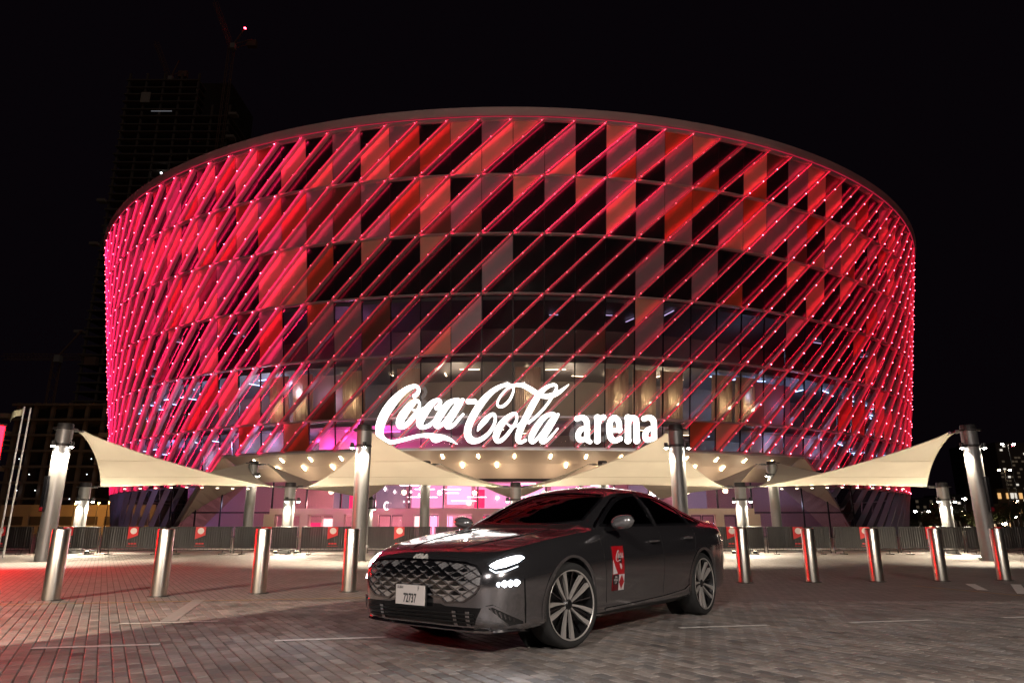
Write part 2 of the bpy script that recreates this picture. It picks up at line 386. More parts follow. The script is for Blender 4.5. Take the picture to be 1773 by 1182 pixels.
# ring beams, rim, mullions
def ring_mesh(name, z, hh, d0, d1, m, c0=-60, c1=60, rad=None, step=.5):
    g = G(); n = int((c1 - c0) / step); cs = [c0 + (c1 - c0) * i / n for i in range(n + 1)]; vs = []
    for c in cs:
        for dz, dr in ((-hh / 2, d0), (-hh / 2, d1), (hh / 2, d1), (hh / 2, d0)):
            p = cyl(c, z + dz); a = c * CW + PH; r = RR(z) + dr; vs.append(Vector((r * math.sin(a), -r * math.cos(a), z + dz)))
    fs = [(4 * i + k, 4 * i + 4 + k, 4 * i + 4 + (k + 1) % 4, 4 * i + (k + 1) % 4) for i in range(n) for k in range(4)]
    fs += [(3, 2, 1, 0), tuple(4 * n + k for k in range(4))]
    return mesh(name, vs, fs, [m])
for i, z in enumerate(RING[1:6]): aob('ring_beam', ring_mesh('ring_beam', z, .16, 0, .42, m_ring))
zc = RING[6]; cl, cr = open_c(zc, -1), open_c(zc, 1)
aob('ring_beam', ring_mesh('ring_beam', zc, .16, 0, .42, m_ring, -60, cl - .05)); aob('ring_beam', ring_mesh('ring_beam', zc, .16, 0, .42, m_ring, cr + .05, 60))
aob('ring_beam', ring_mesh('ring_beam', OPEN_Z, .14, -.25, .45, m_ring, open_c(OPEN_Z, -1), open_c(OPEN_Z, 1)))
aob('head_band', ring_mesh('head_band', RING[0] + .12, .42, -.2, .30, m_ring, -70, 70))
aob('rim_light', ring_mesh('rim_light', RING[0] + .10, .04, .50, .58, emis('rim_led', (1, .03, .10), .5), -30, 30))
rm = ring_mesh('rim', RING[0] + .62, .58, -.9, .78, m_rim, -70, 70)
for v in rm.vertices:
    rr = math.hypot(v.co.x, v.co.y)
    if v.co.z < RING[0] + .6 and rr > RR(RING[0]) + .3: k = (RR(RING[0]) + .36) / rr; v.co.x *= k; v.co.y *= k
aob('rim', rm)
for c in range(-CMAX, CMAX + 1):
    zb = 0
    if open_c(0, -1) < c < open_c(0, 1): zb = OPEN_Z if open_c(OPEN_Z, -1) <= c <= open_c(OPEN_Z, 1) else max(0, [z / 10 for z in range(0, 80) if not in_open((c, z / 10))][0])
    A, B = cyl(c, zb, -.05), cyl(c, RING[0], -.05); g = G(); a = c * CW + PH; t = Vector((math.cos(a), math.sin(a), 0)) * .05; nn = Vector((math.sin(a), -math.cos(a), 0)) * .06
    g.add(loc([A - t - nn, A + t - nn, A + t + nn, A - t + nn, B - t - nn, B + t - nn, B + t + nn, B - t + nn]), [(0, 3, 2, 1), (4, 5, 6, 7), (0, 1, 5, 4), (1, 2, 6, 5), (2, 3, 7, 6), (3, 0, 4, 7)])
    aob('mullion', g.mesh('mullion', m_mull))
# opaque core behind the upper bands, roof, floors and the lit rooms behind the glass
def wall_ring(z0, z1, r0, r1, c0, c1, n=60):
    vs, fs = [], []
    for i in range(n + 1):
        a = (c0 + (c1 - c0) * i / n) * CW + PH; s, k = math.sin(a), -math.cos(a); vs += [(r0 * s, r0 * k, z0), (r1 * s, r1 * k, z1)]
    for i in range(n): fs.append((2 * i, 2 * i + 2, 2 * i + 3, 2 * i + 1))
    return vs, fs
vs, fs = wall_ring(21.85, 39.2, 62.9, 65.4, -70, 70, 140); aob('core_wall', mesh('core_wall', vs, fs, [m_dark]))
n = 132; vs = [(65.8 * math.cos(i * 2 * math.pi / n), 65.8 * math.sin(i * 2 * math.pi / n), 38.7) for i in range(n)]; aob('roof', mesh('roof', vs, [tuple(range(n))], [m_dark]))
m_floor = mat('interior_floor', (.22, .20, .20), .5); m_room = mat('room_wall', (.34, .29, .24), .7, noise=.15, nscale=.4); m_ceil = mat('room_ceiling', (.10, .095, .10), .8)
for z in (21.75, 16.05, 10.45, 5.0):
    vs, fs = [], []
    c0, c1 = (-45, 45)
    for i in range(91):
        a = (c0 + i * (c1 - c0) / 90) * CW + PH; s, k = math.sin(a), -math.cos(a); ro = RR(z) - .35; ri = 52.5
        if z == 5.0 and open_c(5, -1) < (c0 + i) < open_c(5, 1): ro = 57.2
        for r, zz in ((ri, z), (ro, z), (ro, z - .35), (ri, z - .35)): vs.append((r * s, r * k, zz))
    for i in range(90):
        for q in range(4): fs.append((4 * i + q, 4 * i + 4 + q, 4 * i + 4 + (q + 1) % 4, 4 * i + (q + 1) % 4))
    if z != 5.0: aob('floor_slab', mesh('floor_slab', vs, fs, [m_floor]))
vs, fs = wall_ring(6.7, 21.9, 53, 53, -45, 45, 90); aob('inner_wall', mesh('inner_wall', vs, fs, [m_room]))
m_warm = emis('warm_ceiling_light', (1, .72, .42), 9); m_cool = emis('cool_ceiling_light', (.45, .6, 1), 7); m_mag = emis('magenta_stage_light', (1, .05, .42), 14); m_dim = emis('dim_ceiling_light', (.8, .6, 1), 1.2)
lr = random.Random(21)
for c in range(-24, 24):
    for z, bandno in ((16.05, 4), (10.45, 5), (21.75, 3)):
        if z == 10.45 and open_c(OPEN_Z, -1) < c < open_c(OPEN_Z, 1): zz = 10.1
        warm = -8 <= c <= 6; p = .9 if z == 16.05 else .75 if z == 10.45 else .25
        if lr.random() > p: continue
        m = (m_warm if warm else m_cool) if z != 21.75 else m_dim
        if z == 10.45 and -7 <= c <= -5: m = m_mag
        g = G(); a = (c + .5) * CW + PH; r = RR(z) - lr.uniform(1.6, 5.5); L = lr.uniform(.6, 2.0) if m is not m_mag else 2.4
        rot = a + (0 if lr.random() < .6 else 1.57) + lr.uniform(-.3, .3)
        g.box((r * math.sin(a), -r * math.cos(a), z - .55), (L, .10, .05), rz=rot); aob('ceiling_light', g.mesh('ceiling_light', m))
m_curt = mat('curtain_cloth', (.72, .60, .44), .8); m_scr = mat('roller_blind', (.5, .47, .44), .7)
for c in (-9, -8, -6, -4, 0, 3, 4, 5, 7, 8):
    g = G(); n = 40; vs = []
    for i in range(n + 1):
        t = i / n; cc = c + .08 + .84 * t; rr = -1.1 + .13 * math.sin(i * 1.9) + .05 * math.sin(i * 4.1)
        vs += [cyl(cc, 10.7, rr), cyl(cc, 15.4, rr)]
    g.add(loc(vs), [(2 * i, 2 * i + 2, 2 * i + 3, 2 * i + 1) for i in range(n)])
    aob('curtain', g.mesh('curtain', m_curt, True))
    lamp = point_light('room_lamp', cyl(c + .5, 12.4, -.22) - AO, 42, (1, .74, .42), arena, .1)
for c, zz, pw, co in ((-10.5, 9.2, 260, (.55, .65, 1)), (-8.2, 9.0, 120, (.5, .5, 1)), (-5.9, 8.6, 500, (1, .06, .45)), (-4.6, 8.6, 420, (1, .06, .5)), (-13.5, 12.5, 200, (.6, .6, 1)), (-9.5, 13.2, 300, (.75, .75, 1)),
                      (9.5, 13.5, 130, (.4, .55, 1)), (12, 12.5, 130, (.4, .55, 1)), (10.5, 9.2, 130, (.45, .6, 1)), (13.2, 9, 130, (.45, .6, 1)), (-2, 14.2, 120, (1, .8, .55)), (2, 14.2, 120, (1, .8, .55)), (5.5, 14.2, 120, (1, .8, .5)),
                      (-16, 8.5, 140, (.5, .45, 1)), (-15, 3.0, 70, (.45, .4, 1)), (-19, 3.0, 70, (.45, .35, 1)), (-6, 18.5, 90, (.8, .3, .7)), (9, 18.5, 30, (.5, .6, 1))):
    point_light('room_lamp', cyl(c, zz, -2.6) - AO, pw * 2.6, co, arena, .2)
m_bp = mat('backdrop_panel_white', (.72, .70, .72), .7)
def back_panel(c0, c1, z0, z1, dr=-1.7):
    n = max(2, int((c1 - c0) * 3)); v = []
    for i in range(n + 1):
        for zz, d2 in ((z0, dr), (z1, dr), (z1, dr - .1), (z0, dr - .1)): v.append(cyl(c0 + (c1 - c0) * i / n, zz, d2))
    aob('backdrop_panel', mesh('backdrop_panel', loc(v), [(4 * i + k, 4 * i + 4 + k, 4 * i + 4 + (k + 1) % 4, 4 * i + (k + 1) % 4) for i in range(n) for k in range(4)] + [(3, 2, 1, 0), tuple(4 * n + k for k in range(4))], [m_bp]))
for c0, c1, z0, z1, lamps in ((-7.0, -5.03, 8.0, 10.3, [(-6.6, 8.4, 170, (1, .04, .36)), (-5.5, 8.3, 240, (1, .04, .36))]), (-10.97, -8.03, 8.0, 10.3, [(-10.3, 9.2, 45, (.45, .55, 1)), (-9.0, 9.0, 40, (.5, .5, 1))]), (-8.0, -6.03, 11.0, 15.3, [(-7.6, 13.6, 60, (.75, .65, 1)), (-6.5, 12.6, 45, (1, .5, .7))]), (-13, -11.1, 6.0, 9.6, [(-12.3, 7.6, 50, (.6, .7, 1))]), (9.03, 13.97, 8.0, 10.3, [(9.8, 9, 28, (.4, .55, 1)), (12.3, 9, 36, (.45, .6, 1))]), (8.03, 10.97, 11, 15.2, [(8.6, 13.5, 12, (.4, .5, 1)), (10.3, 12.6, 12, (.4, .5, 1))])):
    back_panel(c0, c1, z0, z1)
    for c, zz, pw, co in lamps: point_light('room_lamp', cyl(c, zz, -.75) - AO, pw, co, arena, .15)
# entrance: soffit, legs, glazing, doors
sof = []
def strip(A, B, name, m, n=1, parent=None):
    vs = loc([p for a, b in zip(A, B) for p in (a, b)]); k = len(A)
    return aob(name, mesh(name, vs, [(2 * i, 2 * i + 1, 2 * i + 3, 2 * i + 2) for i in range(k - 1)], [m]), parent)
angs = [-27.9 + i * 56.9 / 40 for i in range(41)]
outer = [cylr(a, RR(7.9) - .02, 7.82) for a in angs]
mid_ = [cylr(a * 1.012, 58.4, 6.75) for a in angs]; inner = [cylr(a * 1.03, 56.7, 5.5) for a in angs]
lip = [cylr(a, RR(7.9) + .42, 7.70) for a in angs]; lip2 = [cylr(a, RR(7.9) - .02, 7.82) for a in angs]
strip(lip, [p + Vector((0, 0, .13)) for p in lip], 'soffit_edge', mat('soffit_edge_white', (.8, .76, .72), .4)); strip(lip, outer, 'soffit_lip', m_cream)
so = strip(outer, mid_, 'soffit', m_cream); strip(mid_, inner, 'inner_soffit', m_cream)
up = [cylr(a * 1.03, 56.7, 5.5) for a in angs]
for s, a0, a1, b0, b1 in ((-1, -27.9, -36.0, -28.7, -37.5), (1, 29.0, 37.9, 29.9, 39.3)):
    A = [cylr(a0 + (a1 - a0) * t / 10, RR(7.9 * (1 - t / 10)) + .3, 7.75 * (1 - t / 10)) for t in range(11)]; B = [cylr(b0 + (b1 - b0) * t / 10, 56.7, 5.5 * (1 - t / 10)) for t in range(11)]
    n = 11; th = Vector((0, 0, .35)); vs = loc([p for a, b in zip(A, B) for p in (a, b, b + th, a + th)])
    fs = [(4 * i + k, 4 * i + 4 + k, 4 * i + 4 + (k + 1) % 4, 4 * i + (k + 1) % 4) for i in range(10) for k in range(4)]
    aob('entrance_leg', mesh('entrance_leg', vs, fs, [m_cream]))
m_dl = emis('downlight_warm', (1, .70, .38), 42); m_dlc = mat('downlight_ring', (.5, .45, .4), .4)
for row, (r, z, n, off) in enumerate(((59.75, 7.36, 17, 0), (58.4, 6.66, 16, .5))):
    for i in range(n):
        a = -25.2 + (i + off) * 50.8 / (17 - 1) + .3; P = cylr(a, r, z)
        if row and rnd.random() < .12: continue
        g = G(); M = Matrix.Rotation(R_(a), 3, 'Z') @ Matrix.Rotation(-.55, 3, 'X')
        g.box(P - AO - Vector((0, 0, .04)), (.17, .62, .05), 0, M=M); o = aob('downlight', g.mesh('downlight', m_dl))
for a in range(-24, 27, 4): point_light('downlight_beam', cylr(a, 58.6, 4.9) - AO, 130, (1, .76, .50), arena, .3)
EY = 73.0; m_stone = mat('portal_stone', (.58, .47, .39), .55, noise=.06, nscale=1); m_eg = glass('entrance_glass', (.86, .80, .82), .06)
def wbox(name, c, d, m, parent=None, rz=0):
    g = G(); g.box(Vector(c) - AO, d, rz=rz); return aob(name, g.mesh(name, m), parent)
wbox('portal_beam', (0, EY, 2.62), (50, .9, .58), m_stone)
wbox('entrance_soffit', (0, EY + 2.2, 6.6), (74, 5, .3), m_dark)
wbox('transom_head', (0, EY + .2, 6.1), (74, .3, .9), m_mull)
xs = [-25 + i * 50 / 14 for i in range(15)]
for i, x in enumerate(xs):
    wbox('portal_pier', (x, EY, 1.17), (.85 if i % 2 else 1.15, .86, 2.33), m_stone)
    wbox('window_post', (x, EY + .05, 4.28), (.16, .16, 2.75), m_mull)
dr = random.Random(4)
for i in range(14):
    x = (xs[i] + xs[i + 1]) / 2; wd = 50 / 14
    g = G(); g.box(Vector((x, EY + .1, 4.28)) - AO, (wd - .18, .05, 2.75)); aob('transom_pane', g.mesh('transom_pane', m_eg))
    for s in (-1, 1):
        g = G(); g.box(Vector((x + s * .66, EY + .1, 1.12)) - AO, (1.22, .05, 2.2)); d = aob('door', g.mesh('door', m_eg))
        g = G(); X = x + s * .66
        for dx in (-.58, .58): g.box(Vector((X + dx, EY + .06, 1.12)) - AO, (.08, .08, 2.24))
        g.box(Vector((X, EY + .06, 2.2)) - AO, (1.1, .08, .1)); g.box(Vector((X, EY + .06, .1)) - AO, (1.1, .08, .16)); aob('door_frame', g.mesh('door_frame', m_stone if i in (0, 1, 2, 5, 7) else m_mull), d)
for s in (-1, 1):
    for k in range(4):
        x = s * (26.4 + k * 2.6); g = G(); g.box(Vector((x, EY + .1, 3.0)) - AO, (2.5, .05, 5.9)); aob('side_pane', g.mesh('side_pane', m_eg))
        wbox('window_post', (x + s * 1.27, EY + .05, 3.0), (.12, .14, 5.9), m_mull)
    wbox('side_transom', (s * 30.3, EY + .04, 2.5), (10.4, .12, .12), m_mull)
wbox('lobby_wall', (0, EY + 9, 3.2), (76, .3, 6.6), mat('lobby_wall', (.55, .38, .40), .6)); wbox('lobby_floor', (0, EY + 4.6, .03), (76, 8.6, .06), mat('lobby_floor', (.3, .26, .26), .25))
m_pk = emis('lobby_screen_pink', (1, .30, .55), 3.6); m_pk2 = emis('lobby_screen_violet', (1, .32, .60), 1.9); m_wh = emis('lobby_tube_white', (1, .78, .92), 14); m_rd = emis('lobby_red', (1, .02, .12), 2.2); m_bl = emis('lobby_blue', (.42, .30, .46), .55)
m_coral = emis('lobby_coral', (1, .46, .44), 4.0)
for x0, x1, z0, z1, m, y in ((-10.6, -7.3, 3.0, 5.7, m_pk2, 1.0), (-7.0, -4.4, 3.4, 5.7, m_pk, 2.5), (-4.0, -.2, 3.0, 5.7, m_pk2, 3.5), (.2, 3.6, 3.0, 5.7, m_pk, 3.8), (4.2, 7.2, 3.0, 5.7, m_pk2, 2), (7.6, 10.4, 3.0, 5.7, m_pk2, 1), (-4.0, -2.9, 3.0, 4.9, m_rd, 1.2),
                             (-17.4, -16.2, 2.9, 5.6, m_rd, 2), (17.2, 18.6, 2.9, 5.6, m_rd, 2), (-19.6, -17.5, 3.0, 5.6, m_bl, 4), (18.8, 21.4, 3.0, 5.6, m_bl, 4), (13.2, 17.0, 2.9, 5.6, m_bl, 6), (-15.8, -12, 2.9, 5.6, m_bl, 6),
                             (-20, -18.9, .1, 1.9, m_coral, 1.5), (-21.4, -20.2, .1, 1.5, m_rd, 2.2), (-16.5, -16.0, .1, 2.1, m_coral, 1), (-10.8, -9.0, .1, 2.2, m_coral, 2), (-8.8, -6.4, .1, 2.2, m_pk, 3), (-5.8, -5.0, .1, 2.2, m_coral, 3), (-3.4, -2.2, .1, 2.1, m_rd, 1.2), (0, 5, .1, 2.2, m_pk, 4), (6, 11, .1, 2.2, m_pk2, 4), (15.5, 17.2, .1, 2.1, m_rd, 2)):
    wbox('lobby_screen', ((x0 + x1) / 2, EY + y, (z0 + z1) / 2), (x1 - x0, .08, z1 - z0), m)
for k in range(26):
    x = dr.uniform(-11, 9); wbox('light_tube', (x, EY + dr.uniform(.5, .9), dr.choice([3.3, 3.7, 4.1, 4.5, 4.9, 5.3, 5.5])), (dr.uniform(.6, 2.2), .05, .055), m_wh)
for x in (-15.9, 15.0): wbox('bright_panel', (x, EY + .6, 4.75), (.75, .06, 2.1), emis('bright_panel', (.85, .9, 1), 9))
def star(x, z, s, y=.45):
    s = s * .62
    g = G(); c = Vector((x, EY - y, z)) - AO
    for k in range(2):
        pts = [(0, .55), (.42, -.2), (.15, -.2), (.15, -.5), (-.15, -.5), (-.15, -.2), (-.42, -.2)]
        g.add([c + Vector((p[0] * s, k * .05, p[1] * s)) for p in pts], [tuple(range(7)) if k == 0 else tuple(reversed(range(7)))])
    aob('hanging_ornament', g.mesh('hanging_ornament', emis('ornament_white', (1, .85, .9), 2.2)))
for x, z, s in ((-13.2, 4.9, .8), (-12.2, 4.6, .7), (-10.5, 4.6, .55), (-9.6, 4.9, .55), (-9.65, 4.3, .55), (-9.0, 4.5, .9), (-9.1, 3.9, .8), (9.4, 5.3, .7), (10.6, 4.9, .6), (-11.2, 3.6, .4), (-10.7, 3.6, .4)): star(x, z, s)
# a white letter C standing by the doors
g = G(); cP = Vector((-12.9, EY - .8, 3.15)) - AO
arc = [(math.cos(R_(a)) * .24, math.sin(R_(a)) * .38 + .0) for a in range(50, 311, 20)]
for (x0, z0), (x1, z1) in zip(arc, arc[1:]): g.tube(cP + Vector((x0, 0, z0)), cP + Vector((x1, 0, z1)), .085, n=8)
aob('hanging_letter', g.mesh('hanging_letter', emis('ornament_white', (1, .85, .9), 2.2)))
for x, pw, co in ((-21, 380, (1, .42, .42)), (-13, 460, (1, .42, .46)), (-6, 480, (1, .40, .55)), (1, 480, (1, .40, .55)), (8, 400, (1, .40, .52)), (16, 280, (.95, .55, .6)), (-29, 40, (.6, .7, 1)), (29, 40, (.6, .7, 1))):
    point_light('lobby_lamp', Vector((x, EY + 3, 3.4)) - AO, pw * 3.6, co, arena, .3)

# ------------------------------------------------------------------ the illuminated sign
sign = thing('arena_sign', 'glowing white script and lower case letters standing above the entrance canopy', 'sign', (0, 60.2, 7.95))
m_sign = emis('sign_white', (1, .96, .91), 3.6); m_signs = mat('sign_side', (.8, .8, .8), .5, emit=(1, .97, .93), es=2)
layer = [0]
def stroke(g, pts, org, sc, closed=False):
    """ribbon with round ends through (x, y, half width) in tracing units, as a thick slab"""
    P = [Vector(p) for p in pts]; out = []
    n = len(P); seg = range(n if closed else n - 1)
    for i in seg:
        p0 = P[(i - 1) % n] if closed or i > 0 else P[i]; p1 = P[i]; p2 = P[(i + 1) % n]; p3 = P[(i + 2) % n] if closed or i + 2 < n else P[(i + 1) % n]
        for k in range(6):
            t = k / 6; out.append(.5 * ((2 * p1) + (-p0 + p2) * t + (2 * p0 - 5 * p1 + 4 * p2 - p3) * t * t + (-p0 + 3 * p1 - 3 * p2 + p3) * t ** 3))
    if not closed: out.append(P[-1])
    m = len(out); Ls, Rs = [], []
    for i, p in enumerate(out):
        a = out[(i - 1) % m] if closed or i else p; b = out[(i + 1) % m] if closed or i < m - 1 else p
        d = Vector((b.x - a.x, b.y - a.y)); d = d.normalized() if d.length > 1e-6 else Vector((1, 0)); nv = Vector((-d.y, d.x)) * max(2, p.z * .86)
        Ls.append((p.x + nv.x, p.y + nv.y)); Rs.append((p.x - nv.x, p.y - nv.y))
    layer[0] += 1; dy = -.0016 * layer[0]
    def W(q, back): u, v = q[0] / sc + org[0], q[1] / sc + org[1]; w_ = pt(u, v, 60.2); return w_ - Vector((0, 60.2, 7.95)) + Vector((0, (.22 if back else 0) + dy, 0))
    vs = []
    for a, b in zip(Ls, Rs): vs += [W(a, 0), W(b, 0), W(a, 1), W(b, 1)]
    fs, ms = [], []
    for i in range(m if closed else m - 1):
        j = (i + 1) % m; a, b = 4 * i, 4 * j
        fs += [(a, a + 1, b + 1, b), (a + 2, b + 2, b + 3, a + 3), (a, b, b + 2, a + 2), (a + 1, a + 3, b + 3, b + 1)]; ms += [0, 1, 1, 1]
    n0 = len(g.v); g.v += vs; g.f += [tuple(x + n0 for x in f) for f in fs]; g.m += ms
    if not closed:
        for p in (out[0], out[-1]):
            if p.z < 14: continue
            c = [(p.x + p.z * math.cos(k * math.pi / 8), p.y + p.z * math.sin(k * math.pi / 8)) for k in range(16)]; dy -= .0007
            g.add([W(q, 0) for q in c] + [W(q, 1) for q in c], [tuple(reversed(range(16)))] + [(k, (k + 1) % 16, 16 + (k + 1) % 16, 16 + k) for k in range(16)], 0)
def letter(strokes, org, sc, closedset=()):
    g = G()
    for i, s in enumerate(strokes): stroke(g, s, org, sc, i in closedset)
    return ob('letter', g.mesh('letter', [m_sign, m_signs]), sign)
OA, SA = (640, 655), 6.819; OB_, SB = (790, 655), 8.443; OCC, SCC = (960, 690), 8.865
letter([[(528, 205, 24), (556, 185, 24), (578, 145, 21), (570, 105, 22), (530, 88, 24), (450, 118, 34), (350, 195, 46), (255, 300, 58), (175, 420, 60), (125, 540, 57), (115, 640, 52), (150, 712, 42), (230, 748, 32), (330, 738, 24), (450, 706, 24), (570, 676, 22), (680, 668, 28)],
        [(660, 670, 26), (720, 672, 34), (770, 700, 62), (815, 700, 52), (870, 695, 34), (950, 722, 24), (1035, 773, 3)]], OA, SA)
letter([[(545, 262, 26), (475, 320, 44), (385, 440, 54), (350, 530, 46), (375, 568, 36), (450, 528, 32), (535, 425, 28), (584, 335, 18), (580, 278, 18)], [(500, 365, 10), (560, 378, 14), (640, 345, 12), (680, 310, 12)]], OA, SA, (0,))
letter([[(790, 345, 27), (826, 302, 24), (832, 264, 21), (800, 252, 22), (735, 290, 38), (655, 390, 50), (597, 490, 52), (595, 555, 40), (640, 572, 28), (710, 545, 24), (790, 470, 20)]], OA, SA)
letter([[(1040, 250, 22), (1000, 256, 26), (930, 296, 40), (855, 390, 48), (795, 490, 46), (782, 548, 36), (818, 565, 26), (885, 510, 24), (965, 400, 24), (1040, 285, 22)], [(1118, 244, 10), (1085, 262, 30), (1040, 330, 42), (965, 450, 42), (912, 540, 38), (930, 573, 28), (990, 547, 22), (1060, 470, 17), (1112, 412, 12)]], OA, SA)
letter([[(1165, 270, 30), (1238, 270, 30)]], OA, SA).name = 'hyphen'
letter([[(306, 770, 5), (345, 700, 34), (420, 610, 44), (495, 535, 28), (550, 522, 24), (570, 585, 22), (548, 680, 24), (480, 790, 28), (390, 868, 36), (300, 908, 44), (215, 895, 60), (168, 825, 60), (172, 720, 58), (222, 590, 58), (302, 450, 58), (402, 310, 54), (520, 192, 42), (640, 117, 32), (740, 90, 24), (808, 104, 20), (836, 152, 17), (826, 215, 18), (780, 310, 20), (710, 385, 22), (645, 412, 20), (604, 388, 18), (608, 330, 16), (650, 250, 16), (720, 170, 16), (790, 118, 18), (880, 92, 24), (980, 103, 34), (1080, 152, 40), (1180, 215, 40), (1280, 255, 38), (1380, 250, 40), (1480, 213, 34), (1560, 158, 22), (1648, 84, 4)]], OB_, SB)
letter([[(860, 508, 22), (770, 552, 38), (662, 660, 52), (595, 790, 56), (580, 870, 48), (612, 918, 34), (690, 878, 30), (790, 760, 26), (868, 640, 22), (888, 560, 18)], [(735, 650, 10), (800, 700, 16), (880, 690, 16), (950, 640, 14)]], OB_, SB, (0,))
letter([[(1060, 640, 22), (1150, 570, 20), (1270, 450, 20), (1370, 320, 20), (1446, 185, 20), (1466, 120, 20), (1430, 90, 22), (1345, 115, 28), (1240, 195, 42), (1150, 330, 52), (1050, 510, 54), (955, 700, 54), (910, 830, 52), (905, 900, 42), (945, 932, 28), (1010, 900, 22)]], OB_, SB)
letter([[(1430, 520, 24), (1385, 516, 28), (1290, 562, 40), (1192, 680, 50), (1115, 810, 50), (1092, 888, 42), (1115, 928, 32), (1172, 890, 26), (1262, 780, 24), (1370, 620, 24), (1432, 545, 22)], [(1505, 515, 10), (1475, 540, 32), (1420, 620, 44), (1335, 760, 46), (1265, 870, 44), (1248, 918, 34), (1290, 928, 26), (1380, 850, 22), (1490, 722, 12)]], OB_, SB)
def la(dx): return [[(352 + dx, 302, 42), (430 + dx, 288, 46), (488 + dx, 330, 48), (500 + dx, 420, 48), (502 + dx, 560, 48), (508 + dx, 630, 46), (548 + dx, 660, 32)], [(500 + dx, 448, 36), (410 + dx, 470, 44), (364 + dx, 550, 48), (392 + dx, 630, 46), (480 + dx, 610, 40)]]
letter(la(0), OCC, SCC); letter([[(660, 290, 50), (660, 640, 50)], [(680, 350, 42), (712, 300, 44), (752, 284, 42)]], OCC, SCC)
letter([[(860, 482, 38), (998, 482, 38)], [(998, 470, 44), (985, 350, 46), (920, 288, 46), (856, 350, 48), (846, 470, 50), (862, 590, 50), (930, 642, 46), (1010, 612, 38)]], OCC, SCC)
letter([[(1130, 290, 50), (1130, 640, 50)], [(1142, 350, 42), (1190, 296, 46), (1246, 308, 46), (1260, 390, 48), (1266, 640, 50)]], OCC, SCC)
letter(la(1030), OCC, SCC)

# ------------------------------------------------------------------ shade sails, poles, flood lamps
m_pole = mat('pole_galvanised', (.25, .245, .24), .45, metal=.5, noise=.10, nscale=6); m_cap = mat('pole_cap_dark', (.06, .055, .055), .5, metal=.5)
m_can = mat('lamp_can_black', (.02, .02, .02), .4); m_lens = emis('flood_lens', (1, .93, .80), 90); m_cable = mat('steel_cable', (.2, .2, .2), .35, metal=.9)
def fabric():
    m = bpy.data.materials.new('sail_fabric'); m.use_nodes = True; nt = m.node_tree; nt.nodes.clear(); o = nt.nodes.new('ShaderNodeOutputMaterial')
    d = nt.nodes.new('ShaderNodeBsdfDiffuse'); t = nt.nodes.new('ShaderNodeBsdfTranslucent'); mx = nt.nodes.new('ShaderNodeMixShader'); mx.inputs[0].default_value = .22
    n = nt.nodes.new('ShaderNodeTexNoise'); n.inputs['Scale'].default_value = 1.3; cr = nt.nodes.new('ShaderNodeValToRGB')
    cr.color_ramp.elements[0].color = (.76, .68, .56, 1); cr.color_ramp.elements[1].color = (.86, .78, .65, 1)
    tc = nt.nodes.new('ShaderNodeTexCoord'); nt.links.new(tc.outputs['Object'], n.inputs['Vector']); nt.links.new(n.outputs[0], cr.inputs[0])
    for s in (d, t): nt.links.new(cr.outputs[0], s.inputs[0])
    nt.links.new(d.outputs[0], mx.inputs[1]); nt.links.new(t.outputs[0], mx.inputs[2]); nt.links.new(mx.outputs[0], o.inputs[0]); return m
m_sail = fabric()
ROW1 = [(-15.30, 23.35), (-5.12, 23.7), (5.68, 23.7), (15.85, 23.7)]; ROW2 = [(-18.55, 30.3), (-9.63, 30.3), (.16, 30.3), (9.91, 30.3), (18.7, 30.3)]
ROW3 = [(-13.9, 37.2), (-4.62, 37.2), (4.87, 37.2), (13.95, 37.2)]; ROW4 = [(-8.95, 44.0), (.15, 44.0), (9.2, 44.0)]
TALL, LOW = 4.42, 2.86
